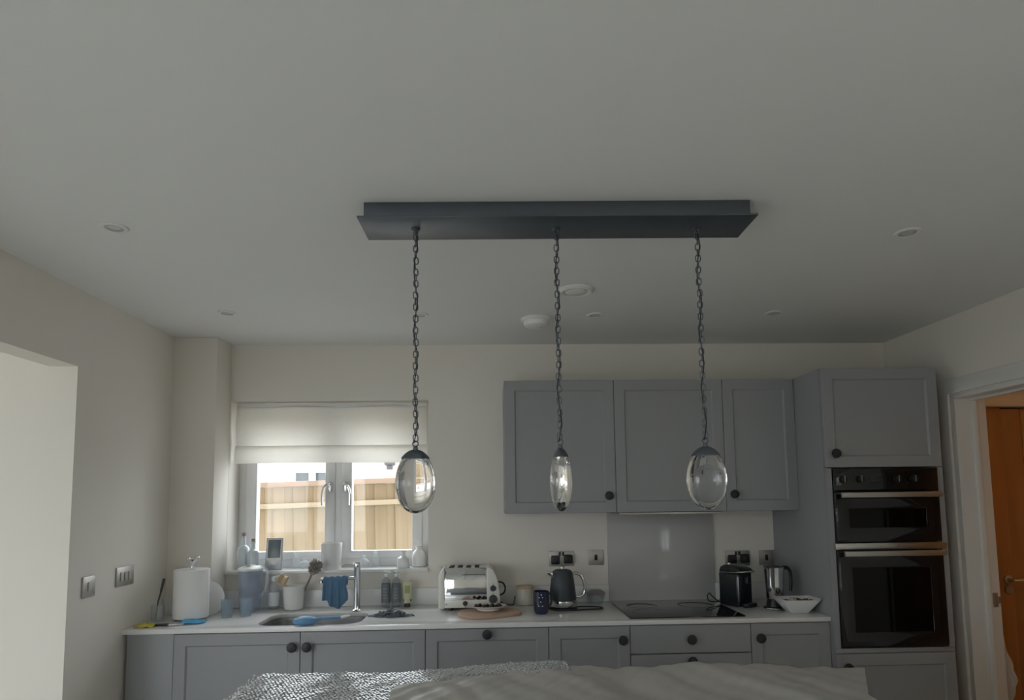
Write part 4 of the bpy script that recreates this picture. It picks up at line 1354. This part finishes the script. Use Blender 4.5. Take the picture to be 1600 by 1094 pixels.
fr_ = thing('milk_frother', 'steel milk frother with black handle on a flared black base', 'frother', (3.040, -.345, ZT))
B().lathe([(0, 0), (.078 * .75, 0), (.060, .004), (.058, .008), (.046, .012), (.042, .035), (.038, .052), (0, .052)], 40).go('base', BLKPL, fr_)
B().lathe([(.0605, .0015), (.0615, .004), (.0605, .007), (.0595, .004)], 40).go('base_ring', CHROME, fr_)
B().lathe([(0, .053), (.042, .053), (.044, .056), (.047, .12), (.052, .212), (.054, .219), (.052, .220), (.045, .12), (.041, .060), (0, .058)], 44).go('jug', CHROME, fr_)
B().lathe([(0, .214), (.050, .214), (.05, .222), (.02, .227), (0, .228)], 36).go('lid', BLKPL, fr_)
B().tube(smooth_path([(.046, 0, .215), (.074, 0, .212), (.090, 0, .190), (.092, 0, .14), (.086, 0, .09)], 5), [.010] * 8 + [.0085] * 13, 10).go('handle', BLKPL, fr_)

# flared square bowl with snacks
bo = thing('snack_bowl', 'flared white square bowl of snacks at the right worktop end', 'bowl', (3.095, -.475, ZT))
b = bmesh.new()
lev = [(.042, .0), (.047, .002), (.10, .066), (.101, .069), (.098, .069), (.048, .008), (.02, .008)]
rings = []
for r_, z in lev:
    rings.append([b.verts.new((x, y * .78, z + (.006 * (abs(x) / .1) ** 2 if z > .05 else 0))) for x, y in rrect(-r_, r_, -r_, r_, r_ * .25, 5)])
for a_, c_ in zip(rings[:-1], rings[1:]):
    for i in range(len(a_)):
        j = (i + 1) % len(a_)
        b.faces.new((a_[i], a_[j], c_[j], c_[i]))
b.faces.new(rings[0][::-1])
b.faces.new(rings[-1])
bmesh.ops.recalc_face_normals(b, faces=b.faces[:])
B().merge(b).go('bowl', CERW, bo)
SN = [mat('brown_snack', (.20, .10, .05), .6, var=.3, scale=60), mat('pale_wrapped_snack', (.50, .47, .44), .3, var=.2, scale=60), mat('dark_red_snack', (.16, .045, .035), .5, var=.3, scale=60)]
sn_labels = ['pale crumpled wrapper on top of the snack bowl', 'brown snack at the left of the bowl', 'dark red snack in the middle of the bowl', 'brown snack at the right of the bowl', 'dark red snack at the far right of the bowl', 'brown snack at the back of the bowl', 'dark red snack at the left back of the bowl']
for (x, y, z, r_, k), lab in zip([(-.02, .0, .062, .022, 1), (-.055, -.01, .050, .019, 0), (.012, -.02, .050, .019, 2), (.045, .0, .055, .020, 0), (.072, -.005, .056, .014, 2), (.02, .025, .055, .02, 0), (-.04, .03, .052, .017, 2)], sn_labels):
    b = bmesh.new()
    bmesh.ops.create_icosphere(b, subdivisions=2, radius=1)
    for v in b.verts:
        f = 1 + .18 * math.sin(v.co.x * 5 + x * 90) * math.sin(v.co.y * 6 + 1) + .12 * math.sin(v.co.z * 9 + y * 70)
        v.co = Vector((v.co.x * r_ * 1.15 * f, v.co.y * r_ * f, v.co.z * r_ * .72 * f))
    tag(B().merge(b).go('snack', SN[k], loc=(3.095 + x, -.475 + y, ZT + z), rot=(0, 0, rnd.uniform(0, 6))), lab, 'snack', 'snacks in the white bowl')

# white plastic bag hung on the hall side of the doorway
PLB = cloth_mat('white_thin_plastic', (.78, .76, .73), .35)


def bag_fn(u, v):
    a = 2 * PI * u
    w_ = [.010, .028, .055, .070, .050, .035][min(5, int(v * 5))] * (1 - (v * 5) % 1) + [.010, .028, .055, .070, .050, .035][min(5, int(v * 5) + 1)] * ((v * 5) % 1)
    wob = 1 + .14 * math.sin(3 * a + v * 9) + .08 * math.sin(7 * a - v * 17)
    return (w_ * .45 * math.cos(a) * wob, w_ * math.sin(a) * wob, -.42 * v + .012 * math.sin(a * 4 + v * 8))


hb2 = thing('plastic_bag', 'crumpled white plastic bag hanging beside the doorway in the hall', 'bag', (4.160, -.475, .80))
B().grid(36, 24, bag_fn).go('bag', PLB, hb2, ang=60)
B().tube(smooth_path([(-.045, .0, .03), (-.03, .0, .025), (0, 0, -.01)], 5), .003, 6).go('strap', PLB, hb2)
